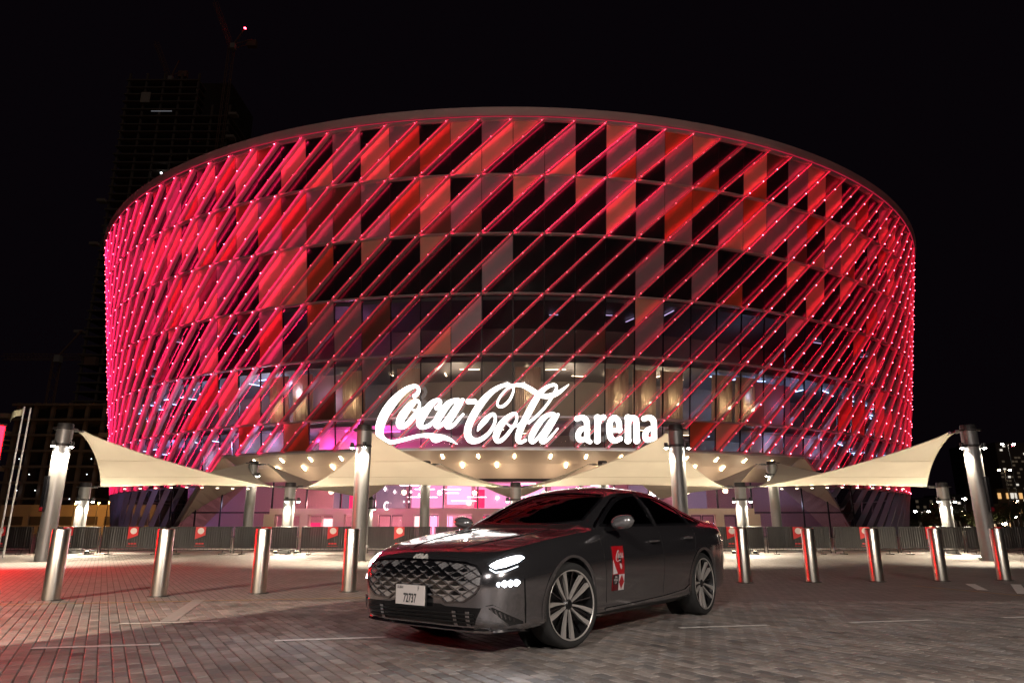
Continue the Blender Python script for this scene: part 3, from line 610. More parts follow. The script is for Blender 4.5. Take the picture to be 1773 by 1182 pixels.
def pole(x, y, h, label, lamps, power, boxside=0, cone=122, up=0, foot=()):
    t = thing('canopy_pole', label, 'pole', (x, y, -.014), 0, 'poles holding the shade sails'); rr = .255 if h > 4 else .235
    g = G(); g.lathe([(0, 0), (rr, 0), (rr, h - .12)], n=28); ob('shaft', autosmooth(g.mesh('shaft', m_pole)), t)
    g = G(); g.lathe([(rr * .98, h - .12), (rr + .13, h - .12), (rr + .13, h - .08), (rr * .98, h - .08), (rr * .98, h + .05), (rr * .9, h + .09), (0, h + .09)], n=28); ob('cap', autosmooth(g.mesh('cap', m_cap)), t)
    g = G(); g.lathe([(rr + .012, h - .68), (rr + .02, h - .66), (rr + .02, h - .62), (rr + .012, h - .60)], n=28); ob('clamp_band', g.mesh('clamp_band', m_cap), t)
    for dx, dy in lamps:
        zz = h - .64; L = Vector((dx, dy, 0)); d = L.normalized()
        g = G(); g.tube(d * rr * .9 + Vector((0, 0, zz)), L + Vector((0, 0, zz)), .02, n=8); g.tube(L + Vector((0, 0, zz + .10)), L + Vector((0, 0, zz - .08)), .065, .075, 14); f = ob('flood_lamp', g.mesh('flood_lamp', m_can), t)
        g = G(); g.lathe([(0, -.035), (.045, -.025), (.066, 0)], L + Vector((0, 0, zz - .083)), 14); ob('lens', g.mesh('lens', m_lens), f)
        point_light('flood_light', L + Vector((0, 0, zz - .16)) , power, (1, .85, .64), t, .04, cone, (0, .12 if h > 4 else -.25, -1) if cone else None, .6)
        if up: point_light('sail_uplight', L + d * .05 + Vector((0, 0, zz + .17)), up, (1, .85, .62), t, .06, 168, (0, -.05, 1), .3)
    for fx, fy, dx_, dy_, pw in foot:  # uplights added at the pole feet to brighten the sails
        p = Vector((fx, fy, .0)); g = G(); g.tube(p, p + Vector((0, 0, .10)), .09, .10, 14); f = ob('added_uplight', g.mesh('added_uplight', m_can), t); g = G(); g.lathe([(0, .008), (.085, 0)], p + Vector((0, 0, .103)), 14); ob('lens', g.mesh('lens', emis('added_uplight_lens', (1, .86, .62), 20)), f)
        point_light('added_uplight_beam', p + Vector((0, 0, .16)), pw, (1, .85, .62), t, .05, 128, (dx_, dy_, 1), .5)
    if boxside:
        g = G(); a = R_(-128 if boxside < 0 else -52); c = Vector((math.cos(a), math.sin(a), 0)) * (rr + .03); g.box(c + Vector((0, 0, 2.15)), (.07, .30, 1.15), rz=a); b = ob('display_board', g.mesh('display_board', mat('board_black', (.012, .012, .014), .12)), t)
        g = G(); g.box(c + Vector((0, 0, 1.66)) + c.normalized() * .037, (.004, .24, .12), rz=a); ob('board_reflection', g.mesh('board_reflection', mat('board_red_reflection', (.45, .01, .03), .4)), b)  # red reflection on the dark board, put into its colour
    return t
W1 = [(-.06, -.40), (.40, .02)]; W2 = [(-.36, -.14), (.36, -.14)]
names1 = ['tall steel canopy pole with dark board at the far left', 'tall steel canopy pole left of the car in front of the sign', 'tall steel canopy pole behind the rear of the car', 'tall steel canopy pole with dark board at the far right']
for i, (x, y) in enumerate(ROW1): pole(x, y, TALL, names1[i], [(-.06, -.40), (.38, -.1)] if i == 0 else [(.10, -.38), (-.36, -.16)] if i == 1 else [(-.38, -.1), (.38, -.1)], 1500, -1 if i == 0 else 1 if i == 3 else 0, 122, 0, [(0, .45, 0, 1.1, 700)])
names2 = ['short steel pole behind the barriers at the left end', 'short steel pole behind the barriers left of the doors', 'short steel pole seen behind the car windscreen', 'short brightly lit steel pole behind the barriers right of the car', 'short brightly lit steel pole behind the barriers at the right end']
for i, (x, y) in enumerate(ROW2): pole(x, y, LOW, names2[i], [(0, -.38), (.36, .1)] if i in (0, 1) else W2, 1000, 0, 132, 0, [(.45, .1, .95, 0, 650), (-.45, .1, -.95, 0, 650)] if 0 < i < 4 else [(.45 if i == 0 else -.45, .1, .95 if i == 0 else -.95, 0, 800)])
for i, (x, y) in enumerate(ROW3): pole(x, y, TALL, ORD[i] + ' from left of the tall poles in the back row before the doors', W2, 420, 0, 122, 0)
for i, (x, y) in enumerate(ROW4): pole(x, y, LOW, ORD[i] + ' from left of the short poles nearest the entrance doors', W2, 380, 0, 122, 0)
def sail(A, D, B, C, label, ext=.75, beads=False):
    """saddle sail: A and D the high corners, B and C the low ones"""
    A, D, B, C = (Vector(p) for p in (A, D, B, C)); c0 = (A + D + B + C) / 4; t = thing('shade_sail', label, 'shade sail', (c0.x, c0.y, 0), 0, 'cream tensile shade sails')
    def pull(P, Q, dd): return P + (Q - P).normalized() * dd
    ctr = (A + D + B + C) / 4; A2, D2, B2, C2 = (pull(P, Vector((ctr.x, ctr.y, P.z)), ext) for P in (A, D, B, C)); NS, NT = 44, 28; vs = []
    mBC = (B2 + C2) / 2; zl = (B2.z + C2.z) / 2
    for i in range(NS + 1):
        s = -1 + 2 * i / NS; ss = abs(s); wv = max(.03, (1 - ss) ** 1.26 + .02); hi = A2 if s > 0 else D2
        for j in range(NT + 1):
            q = (-1 + 2 * j / NT) * wv; p = mBC + (Vector((hi.x, hi.y, 0)) - Vector((mBC.x, mBC.y, 0))) * ss + (C2 - B2) / 2 * q
            rise = ss ** 1.45; p.z = zl + .10 * (1 - abs(q)) * (1 - ss) + (hi.z - zl) * rise + (.10 * (abs(q) / wv) ** 2 * ss * (1 - ss) * 2)
            vs.append(p - Vector((c0.x, c0.y, 0)))
    fs = [(i * (NT + 1) + j, i * (NT + 1) + j + 1, (i + 1) * (NT + 1) + j + 1, (i + 1) * (NT + 1) + j) for i in range(NS) for j in range(NT)]
    ob('membrane', mesh('membrane', vs, fs, [m_sail], smooth=True), t)
    N1 = NT + 1
    for j in (0, NT):
        g = G(); k = 6
        for i in range(NS + 1):
            p = vs[i * N1 + j]; d = (vs[min(NS, i + 1) * N1 + j] - vs[max(0, i - 1) * N1 + j]).normalized(); u = d.orthogonal().normalized(); w_ = d.cross(u)
            g.v += [p + (u * math.cos(a * math.pi / 3) + w_ * math.sin(a * math.pi / 3)) * .018 for a in range(k)]
        g.f = [(i * k + a, i * k + (a + 1) % k, (i + 1) * k + (a + 1) % k, (i + 1) * k + a) for i in range(NS) for a in range(k)]; g.m = [0] * len(g.f)
        ob('edge_cable', g.mesh('edge_cable', mat('sail_hem', (.62, .55, .44), .7)), t)
    for i in (9, 16, 22, 28, 35):
        g = G(); k = 4
        for j in range(NT + 1):
            p = vs[i * N1 + j] + Vector((0, 0, -.004)); d = (vs[i * N1 + min(NT, j + 1)] - vs[i * N1 + max(0, j - 1)]).normalized(); u = d.cross(Vector((0, 0, 1))).normalized()
            g.v += [p + u * .03, p + Vector((0, 0, -.006)), p - u * .03, p + Vector((0, 0, .012))]
        g.f = [(j * k + a, j * k + (a + 1) % k, (j + 1) * k + (a + 1) % k, (j + 1) * k + a) for j in range(NT) for a in range(k)]; g.m = [0] * len(g.f); ob('seam', g.mesh('seam', mat('sail_seam', (.66, .57, .45), .8)), t)
    if beads:
        for k in range(9):
            q = -.72 + k * .18; p = mBC + (C2 - B2) / 2 * q - Vector((c0.x, c0.y, 0)); p.z = zl + .10 * (1 - abs(q)) - .13; p.y -= .12
            g = G(); g.box(p, (.10, .03, .03)); ob('edge_light', g.mesh('edge_light', emis('edge_led', (1, .86, .62), 6)), t); point_light('edge_glow', p + Vector((0, 0, .03)), 3.2, (1, .84, .58), t, .03)
    for P, Q in ((A, A2), (D, D2), (B, B2), (C, C2)):
        o0 = Vector((c0.x, c0.y, 0)); dr_ = (P - Q).normalized(); g = G(); g.tube(Q - o0, P - dr_ * .2 - o0, .03, n=8); g.box(Q - o0 + Vector((0, 0, .0)), (.16, .16, .05)); g.tube(Q - o0 + dr_ * .2, Q - o0 + dr_ * .42, .055, n=8); ob('corner_clamp', g.mesh('corner_clamp', m_cable), t)
def at(P, z): return (P[0], P[1], z)
ZT, ZL = TALL - .10, LOW - .10
sl = ['cream shade sail stretched out at the far left', 'cream shade sail rising to the pole left of the car', 'cream shade sail above the car roof at right', 'cream shade sail stretched out at the far right']
for i in range(4): sail(at(ROW1[i], ZT), at(ROW3[i], ZT), at(ROW2[i], ZL), at(ROW2[i + 1], ZL), sl[i], .75, i in (0, 3))
for i in range(3): sail(at(ROW3[i], ZT), at(ROW3[i + 1], ZT), at(ROW2[i + 1], ZL), at(ROW4[i], ZL), ['cream shade sail of the back row left of the doors', 'cream shade sail of the back row in the middle', 'cream shade sail of the back row right of the doors'][i])

# ------------------------------------------------------------------ barriers, bollards, screen, flag poles
def scrim():
    m = bpy.data.materials.new('barrier_scrim'); m.use_nodes = True; nt = m.node_tree; b = nt.nodes['Principled BSDF']; o = nt.nodes['Material Output']
    b.inputs['Base Color'].default_value = (.008, .006, .007, 1); b.inputs['Roughness'].default_value = .5
    tc = nt.nodes.new('ShaderNodeTexCoord'); wv = nt.nodes.new('ShaderNodeTexWave'); wv.inputs['Scale'].default_value = 3.2; wv.inputs['Distortion'].default_value = 1.5
    bp = nt.nodes.new('ShaderNodeBump'); bp.inputs['Strength'].default_value = .5; bp.inputs['Distance'].default_value = .03
    nt.links.new(tc.outputs['Object'], wv.inputs[0]); nt.links.new(wv.outputs[1], bp.inputs['Height']); nt.links.new(bp.outputs[0], b.inputs['Normal'])
    t = nt.nodes.new('ShaderNodeBsdfTransparent'); mx = nt.nodes.new('ShaderNodeMixShader'); mx.inputs[0].default_value = .965
    nt.links.new(t.outputs[0], mx.inputs[1]); nt.links.new(b.outputs[0], mx.inputs[2]); nt.links.new(mx.outputs[0], o.inputs[0]); return m
m_scrim = scrim(); m_bar = mat('barrier_frame', (.022, .02, .02), .6, metal=.2); m_red = mat('banner_red', (.55, .015, .02), .55, noise=.05, nscale=8); m_disc = mat('banner_white', (.7, .62, .60), .6)
FY = 29.4; FX = [-7.4 + 2.75 * k for k in range(-9, 16)]
def prism(g, pts, y0, y1, mi=0):
    n = len(pts); g.add([(x, y0, z) for x, z in pts] + [(x, y1, z) for x, z in pts], [tuple(range(n)), tuple(reversed(range(n, 2 * n)))] + [(i, n + i, n + (i + 1) % n, (i + 1) % n) for i in range(n)], mi)
bar_parts = []
def make_barrier():
    P = []
    g = G()
    for x in (-1.30, 1.30): g.tube((x, 0, .05), (x, 0, 1.10), .02, n=8)
    for z in (.16, 1.08): g.tube((-1.30, 0, z), (1.30, 0, z), .02, n=8)
    for k in range(1, 16): g.tube((-1.3 + k * 2.6 / 16, 0, .16), (-1.3 + k * 2.6 / 16, 0, 1.08), .007, n=5, caps=False)
    P.append(('frame', g.mesh('frame', m_bar), None))
    n = 26; vs = []
    for i in range(n + 1):
        x = -1.27 + 2.54 * i / n; y = -.035 + .012 * math.sin(i * 1.3) + .008 * math.sin(i * 2.9); vs += [(x, y, .24), (x, y - .01, .66), (x, y, 1.095)]
    P.append(('scrim', mesh('scrim', vs, [(3 * i + k, 3 * i + 3 + k, 3 * i + 4 + k, 3 * i + 1 + k) for i in range(n) for k in range(2)], [m_scrim], smooth=True), None))
    g = G(); prism(g, [(-.22, 1.09), (-.22, .60), (.20, .76), (.20, 1.09)], -.062, -.068); P.append(('banner', g.mesh('banner', m_red), None))
    g = G(); prism(g, [(.135 * math.cos(a * math.pi / 10), .93 + .125 * math.sin(a * math.pi / 10)) for a in range(20)], -.069, -.074); P.append(('banner_disc', g.mesh('banner_disc', m_disc), 2))
    g = G()
    for k in (-1, 0, 1): prism(g, [(k * .12 - .045, .40), (k * .12 + .045, .40), (k * .12 + .045, .455), (k * .12 - .045, .455)], -.062, -.066)
    prism(g, [(-.22, .325), (.22, .325), (.22, .335), (-.22, .335)], -.062, -.066); P.append(('print', g.mesh('print', m_red), None))
    for x in (-.95, .95):
        g = G(); g.tube((x, -.32, .02), (x, .32, .02), .018, n=8); g.tube((x, 0, .02), (x, 0, .16), .018, n=8); P.append(('foot', g.mesh('foot', m_bar), None))
    return P
BP = make_barrier()
for k, x in enumerate(FX):
    side = 'left' if k < 12 else 'right'; idx = k if k < 12 else len(FX) - 1 - k
    t = thing('crowd_barrier', f'dark mesh covered crowd barrier with red banner, {ORD[idx]} from the {side} end', 'barrier', (x, FY + rnd.uniform(-.06, .06), -.014), rnd.uniform(-.012, .012), 'crowd barriers in a row before the entrance')
    made = []
    for n, me, par in BP: made.append(ob(n, me, made[par] if par is not None else t))
m_steel = mat('brushed_steel', (.62, .57, .50), .32, metal=1)
BOL = [(-7.13, 11.22), (-5.78, 11.86), (-4.33, 12.37), (-2.86, 12.70), (4.73, 14.65), (6.17, 14.80), (7.58, 14.96), (9.0, 15.11), (10.44, 15.28)]
def bol_prof():
    g = G(); g.lathe([(.128, 0), (.128, 1.045), (.124, 1.056), (.112, 1.062), (0, 1.064)], n=40); return autosmooth(g.mesh('post', m_steel), 30)
bm_ = bol_prof(); g = G(); g.lathe([(.128, .002), (.172, .002), (.172, .010), (.128, .014)], n=32); bf_ = g.mesh('base_ring', mat('base_ring_dark', (.08, .075, .07), .5, metal=.6))
for k, (x, y) in enumerate(BOL):
    lab = f'brushed steel bollard, {ORD[k]} from the left of the four left of the car' if k < 4 else f'brushed steel bollard, {ORD[k - 4]} to the right of the car'
    t = thing('bollard', lab, 'bollard', (x, y, 0 if y < 11 else -.014), rnd.random() * 6, 'steel bollards along the road'); ob('post', bm_, t); ob('base_ring', bf_, t)
t = thing('led_screen', 'bright red advertising screen at the left edge of the picture', 'screen', (-15.98, 19.7, -.014), R_(62), None)
g = G(); g.box((0, 0, 2.55), (2.3, .30, 3.1)); ob('cabinet', g.mesh('cabinet', m_can), t)
g = G(); g.box((0, -.155, 2.55), (2.2, .02, 2.95)); ob('display', g.mesh('display', emis('screen_red', (1, .0016, .0055), 42)), t)
g = G(); g.box((0, 0, .5), (.7, .25, 1.0)); ob('stand', g.mesh('stand', m_can), t)
for k, (x, lab, fl) in enumerate(((-18.75, 'slim pale flag pole with a small flag at its top', 1), (-18.50, 'slim bare pole close to the flag pole at left', 0))):
    t = thing('flag_pole', lab, 'flag pole', (x, 26.0, -.014)); g = G(); g.tube((0, 0, 0), (0, 0, 5.55 - .05 * k), .035, .028, 12); ob('pole', g.mesh('pole', mat('pole_white', (.6, .58, .58), .4)), t)
    if fl:
        vs = []
        for i in range(13):
            u = i / 12; vs += [(-.03 - .42 * u, .06 * math.sin(u * 7), 5.5 - .18 * u), (-.03 - .46 * u, .06 * math.sin(u * 7 + .5), 5.22 - .28 * u * u)]
        ob('flag', mesh('flag', vs, [(2 * i, 2 * i + 1, 2 * i + 3, 2 * i + 2) for i in range(12)], [mat('flag_cloth', (.55, .52, .35), .8)], smooth=True), t)

# ------------------------------------------------------------------ the car
car = thing('car', 'dark grey saloon car with lit headlamps and a red and white door sticker', 'car', (.74, 8.637, 0), R_(-127.46)); car.scale = (1.08, 1.08, 1.08)
m_paint = mat('car_paint_grey', (.33, .323, .34), .15, metal=.94, coat=1.0)
m_blk = mat('car_black_gloss', (.006, .006, .007), .12); m_rub = mat('tyre_rubber', (.018, .018, .018), .75, noise=.2, nscale=30, bump=.2); m_chr = mat('car_satin_chrome', (.62, .62, .64), .16, metal=1)
m_dchr = mat('car_dark_chrome', (.20, .19, .20), .2, metal=1); m_cgl = glass('car_glass', (.55, .57, .58), .01, .02, 1.22); m_cgl2 = glass('car_glass_tinted', (.10, .10, .11), .02, .02, 1.3); m_int = mat('car_interior', (.012, .011, .011), .6)
m_al = mat('alloy_machined', (.55, .52, .49), .30, metal=.55); m_alb = mat('alloy_black', (.015, .015, .016), .3, metal=.3); m_hl = emis('headlamp_white', (.86, .93, 1), 120); m_drl = emis('running_lamp_white', (.85, .92, 1), 34); m_frame = mat('car_matt_black', (.01, .01, .01), .5)
# longitudinal curves (x from rear to front)
def rv(*p): return sorted(p)
ZT_ = rv((2.435, .62), (2.42, .70), (2.38, .765), (2.28, .815), (2.1, .857), (1.8, .90), (1.45, .943), (1.15, .983), (1.04, 1.010), (.8, 1.12), (.5, 1.255), (.2, 1.37), (0, 1.42), (-.2, 1.446), (-.45, 1.455), (-.8, 1.44), (-1.1, 1.40), (-1.5, 1.31), (-1.9, 1.195), (-2.12, 1.13), (-2.3, 1.105), (-2.45, 1.105), (-2.53, 1.07), (-2.57, .97), (-2.59, .80))
ZB_ = rv((2.435, .62), (2.42, .645), (2.38, .70), (2.28, .75), (2.1, .805), (1.8, .862), (1.45, .912), (1.15, .942), (.8, .962), (0, .98), (-.8, 1.0), (-1.5, 1.022), (-2.0, 1.04), (-2.3, 1.045), (-2.45, 1.04), (-2.53, .99), (-2.57, .90), (-2.59, .76))
YB_ = rv((2.435, .30), (2.42, .44), (2.38, .56), (2.28, .665), (2.1, .745), (1.8, .795), (1.45, .825), (1.15, .835), (.8, .84), (0, .848), (-.8, .845), (-1.4, .825), (-1.8, .79), (-2.2, .745), (-2.45, .69), (-2.53, .64), (-2.57, .57), (-2.59, .40))
YM_ = rv((2.435, .42), (2.42, .57), (2.38, .69), (2.28, .80), (2.15, .862), (1.9, .905), (1.5, .93), (1.0, .925), (0, .925), (-.8, .93), (-1.45, .938), (-1.9, .922), (-2.2, .88), (-2.42, .80), (-2.53, .71), (-2.57, .62), (-2.59, .45))
YR_ = rv((2.435, .2), (2.38, .38), (2.28, .47), (2.1, .54), (1.45, .62), (1.04, .70), (.8, .715), (.5, .675), (.2, .625), (0, .60), (-.45, .585), (-1.0, .57), (-1.5, .555), (-1.9, .565), (-2.12, .58), (-2.3, .60), (-2.45, .58), (-2.53, .5), (-2.59, .3))
ZR_ = rv((2.435, .62), (2.42, .685), (2.38, .745), (2.28, .792), (2.1, .836), (1.8, .885), (1.45, .929), (1.15, .960), (1.04, .977), (.8, 1.055), (.5, 1.185), (.2, 1.30), (0, 1.355), (-.2, 1.381), (-.45, 1.388), (-.8, 1.372), (-1.1, 1.332), (-1.5, 1.245), (-1.9, 1.14), (-2.12, 1.09), (-2.3, 1.08), (-2.45, 1.07), (-2.53, 1.03), (-2.59, .78))
ZL_ = rv((2.435, .36), (2.40, .25), (2.3, .20), (2.1, .185), (1.5, .175), (0, .175), (-1.5, .19), (-2.2, .22), (-2.45, .28), (-2.55, .38), (-2.59, .5))
def half_section(x, ins=0):
    zt, zb, yb, ym, yr, zr, zl = (crv(c, x) for c in (ZT_, ZB_, YB_, YM_, YR_, ZR_, ZL_)); ht = zb - zl
    P = [(0, zl), (ym * .55, zl), (ym * .86, zl + .004), (ym * .955, zl + .05 * ht + .012), (ym * .972, zl + .17 * ht), (ym * .968, zl + .27 * ht), (ym * .99, zl + .42 * ht), (ym, zl + .56 * ht), (ym * .998, zl + .70 * ht), (ym * .985, zl + .82 * ht), (yb + (ym - yb) * .55, zl + .93 * ht), (yb + .006, zb - .004), (yb - .01, zb + .012)]
    for t in (.25, .5, .75): P.append((yb + (yr - yb) * t - .0 + .028 * math.sin(math.pi * t) * min(1, (zr - zb) / .15), zb + .012 + (zr - zb - .012) * t))
    P.append((yr, zr))
    for t in (.10, .25, .45, .7): P.append((yr * (1 - t) ** 1.0, zr + (zt - zr) * (1 - (1 - t) ** 2.1)))
    P.append((0, zt)); return P
XS = [2.435, 2.43, 2.42, 2.40, 2.37, 2.33, 2.28, 2.2] + [2.1 - .06 * i for i in range(74)] + [-2.36, -2.42, -2.47, -2.51, -2.54, -2.56, -2.575, -2.585, -2.59]
XS = sorted(set(round(x, 3) for x in XS), reverse=True)
def loft(xs, secs):
    n = len(secs[0]); ring = 2 * n - 2; vs, fs = [], []
    for x, S_ in zip(xs, secs):
        vs += [(x, y, z) for y, z in S_] + [(x, -y, z) for y, z in S_[-2:0:-1]]
    for i in range(len(xs) - 1):
        for k in range(ring): a, b = i * ring + k, i * ring + (k + 1) % ring; fs.append((a, b, b + ring, a + ring))
    fs.append(tuple(range(ring))[::-1]); fs.append(tuple((len(xs) - 1) * ring + k for k in range(ring))); return vs, fs
vs, fs = loft(XS, [half_section(x) for x in XS]); body_me = mesh('body', vs, fs, [m_paint])
_o = bpy.data.objects.new('tmp', body_me); COL.objects.link(_o); _m = _o.modifiers.new('s', 'SUBSURF'); _m.levels = 1; _m.render_levels = 1
_dg = bpy.context.evaluated_depsgraph_get(); body_me = bpy.data.meshes.new_from_object(_o.evaluated_get(_dg)); bpy.data.objects.remove(_o)
bm = bmesh.new(); bm.from_mesh(body_me); bmesh.ops.recalc_face_normals(bm, faces=bm.faces[:]); bm.to_mesh(body_me); BV = BVHTree.FromBMesh(bm); bm.free()
# side window outlines (x, z)
DLO = {'front': [(.78, 1.012), (.50, 1.145), (.22, 1.258), (-.02, 1.318), (-.30, 1.342), (-.33, 1.018)], 'rear': [(-.41, 1.020), (-.38, 1.343), (-.75, 1.328), (-1.05, 1.274), (-1.24, 1.216), (-1.27, 1.036)], 'quarter': [(-1.33, 1.038), (-1.30, 1.196), (-1.55, 1.126), (-1.76, 1.058)]}
WS = [(1.00, 0), (.985, .25), (.93, .45), (.82, .635), (.55, .60), (.30, .555), (.17, .50), (.20, .25), (.21, 0)]
RW = [(-1.16, 0), (-1.17, .25), (-1.22, .44), (-1.6, .44), (-1.98, .47), (-2.05, .25), (-2.07, 0)]
def sym(P): return P + [(x, -y) for x, y in P[-2:0:-1]]
def solid(name, poly, to3, d0, d1):
    n = len(poly); v = [to3(p, d0) for p in poly] + [to3(p, d1) for p in poly]
    me = mesh(name, v, [tuple(range(n)), tuple(reversed(range(n, 2 * n)))] + [(i, n + i, n + (i + 1) % n, (i + 1) % n) for i in range(n)])
    b_ = bmesh.new(); b_.from_mesh(me); bmesh.ops.recalc_face_normals(b_, faces=b_.faces[:]); b_.to_mesh(me); b_.free(); return me
def boolean(me, cutters):
    tmp = bpy.data.objects.new('tmp', me); COL.objects.link(tmp); cs = []
    for c in cutters:
        o = bpy.data.objects.new('cut', c); COL.objects.link(o); cs.append(o); md = tmp.modifiers.new('b', 'BOOLEAN'); md.operation = 'DIFFERENCE'; md.object = o; md.solver = 'EXACT'
    dg = bpy.context.evaluated_depsgraph_get(); dg.update(); r = bpy.data.meshes.new_from_object(tmp.evaluated_get(dg))
    for o in cs + [tmp]: bpy.data.objects.remove(o)
    return r
cut = []
cx_ = [.92 - .08 * i for i in range(36)]; secs = []
for x in cx_:
    S_ = half_section(x); zt, zr, yr, zb, yb = crv(ZT_, x), crv(ZR_, x), crv(YR_, x), crv(ZB_, x), crv(YB_, x); top = max(.62, zt - .05); rz = min(top - .01, max(.60, zr - .045)); bz = min(rz - .01, zb - .02)
    secs.append([(0, .42), (.78, .42), (.79, bz), (max(.2, yr - .05), rz), (max(.1, yr * .5), top - .012), (0, top)])
v, f = loft(cx_, secs); cab = mesh('cab', v, f); b_ = bmesh.new(); b_.from_mesh(cab); bmesh.ops.recalc_face_normals(b_, faces=b_.faces[:]); b_.to_mesh(cab); b_.free(); cut.append(cab)
for k in DLO: cut.append(solid(k, DLO[k], lambda p, d: (p[0], d, p[1]), -1.3, 1.3))
cut.append(solid('ws', sym(WS), lambda p, d: (p[0], p[1], d), .90, 1.8)); cut.append(solid('rw', sym(RW), lambda p, d: (p[0], p[1], d), 1.0, 1.8))
for ax in (1.4475, -1.4475):
    for s in (-1, 1):
        n = 48; cut.append(solid('arch', [(ax + .388 * math.cos(i * 2 * math.pi / n), .352 + .388 * math.sin(i * 2 * math.pi / n)) for i in range(n)], lambda p, d: (p[0], d, p[1]), s * .56, s * 1.3))
body = boolean(body_me, cut); body.materials.clear(); body.materials.append(m_paint); autosmooth(body, 28); ob('body', body, car)
# projection helpers onto the uncut body
def hit(o, d):
    p, n_, i_, ds = BV.ray_cast(Vector(o), Vector(d).normalized()); return p, n_
def side_p(x, z, s, off=0):
    p, n_ = hit((x, s * 2, z), (0, -s, 0))
    if p is None: p, n_ = Vector((x, s * .8, z)), Vector((0, s, 0))
    n_ = n_ if n_.y * s > 0 else -n_; return p + n_ * off
def front_p(y, z, off=0, yaw=0):
    d = Vector((-1, -math.tan(yaw) * (1 if y > 0 else -1), 0)); o = Vector((3.2, y + (3.2 - 2.2) * math.tan(yaw) * (1 if y > 0 else -1), z)); p, n_ = hit(o, d)
    if p is None: p, n_ = Vector((2.2, y, z)), Vector((1, 0, 0))
    n_ = n_ if n_.x > 0 else -n_; return p + n_ * off
def top_p(x, y, off=0):
    p, n_ = hit((x, y, 3), (0, 0, -1))
    if p is None: p, n_ = Vector((x, y, 1)), Vector((0, 0, 1))
    return p + (n_ if n_.z > 0 else -n_) * off
def patch(name, poly, fn, m, off=.004, thick=.006, div=3, parent=None, smooth=True):
    """a sheet that follows the body: poly in the projection's own plane"""
    b_ = bmesh.new(); vv = [b_.verts.new((p[0], p[1], 0)) for p in poly]; b_.faces.new(vv); bmesh.ops.triangulate(b_, faces=b_.faces[:])
    for _ in range(div):
        le = [e for e in b_.edges if e.calc_length() > .06]
        if not le: break
        bmesh.ops.subdivide_edges(b_, edges=le, cuts=1); bmesh.ops.triangulate(b_, faces=b_.faces[:])
    b_.verts.ensure_lookup_table(); b_.faces.ensure_lookup_table(); pts = [(v_.co.x, v_.co.y) for v_ in b_.verts]; fc = [tuple(v_.index for v_ in f_.verts) for f_ in b_.faces]
    bd = [(e.verts[0].index, e.verts[1].index) for e in b_.edges if len(e.link_faces) == 1]; b_.free(); n = len(pts)
    v = [fn(a, c, off) for a, c in pts] + [fn(a, c, off - thick) for a, c in pts]; f = fc + [tuple(i + n for i in reversed(q)) for q in fc] + [(a, c, c + n, a + n) for a, c in bd]
    me = mesh(name, v, f, [m]); b2 = bmesh.new(); b2.from_mesh(me); bmesh.ops.recalc_face_normals(b2, faces=b2.faces[:]); b2.to_mesh(me); b2.free()
    if smooth: autosmooth(me, 50)
    return ob(name, me, parent or car)
def ribbon(name, pts, fn, wd, m, off=.004, thick=.008, parent=None):
    P = []
    for i in range(len(pts) - 1):
        k = max(1, int(math.hypot(pts[i + 1][0] - pts[i][0], pts[i + 1][1] - pts[i][1]) / .05))
        P += [(pts[i][0] + (pts[i + 1][0] - pts[i][0]) * t / k, pts[i][1] + (pts[i + 1][1] - pts[i][1]) * t / k) for t in range(k)]
    P.append(pts[-1]); v = []
    for i, p in enumerate(P):
        a, c = P[max(0, i - 1)], P[min(len(P) - 1, i + 1)]; d = Vector((c[0] - a[0], c[1] - a[1])).normalized(); nx, ny = -d.y * wd / 2, d.x * wd / 2
        v += [fn(p[0] + nx, p[1] + ny, off), fn(p[0] - nx, p[1] - ny, off), fn(p[0] - nx, p[1] - ny, off - thick), fn(p[0] + nx, p[1] + ny, off - thick)]
    f = [(4 * i + k, 4 * i + 4 + k, 4 * i + 4 + (k + 1) % 4, 4 * i + (k + 1) % 4) for i in range(len(P) - 1) for k in range(4)] + [(3, 2, 1, 0), tuple(4 * (len(P) - 1) + k for k in range(4))]
    return ob(name, mesh(name, v, f, [m]), parent or car)
SL = lambda x, z, o=0: side_p(x, z, 1, o); SR = lambda x, z, o=0: side_p(x, z, -1, o)
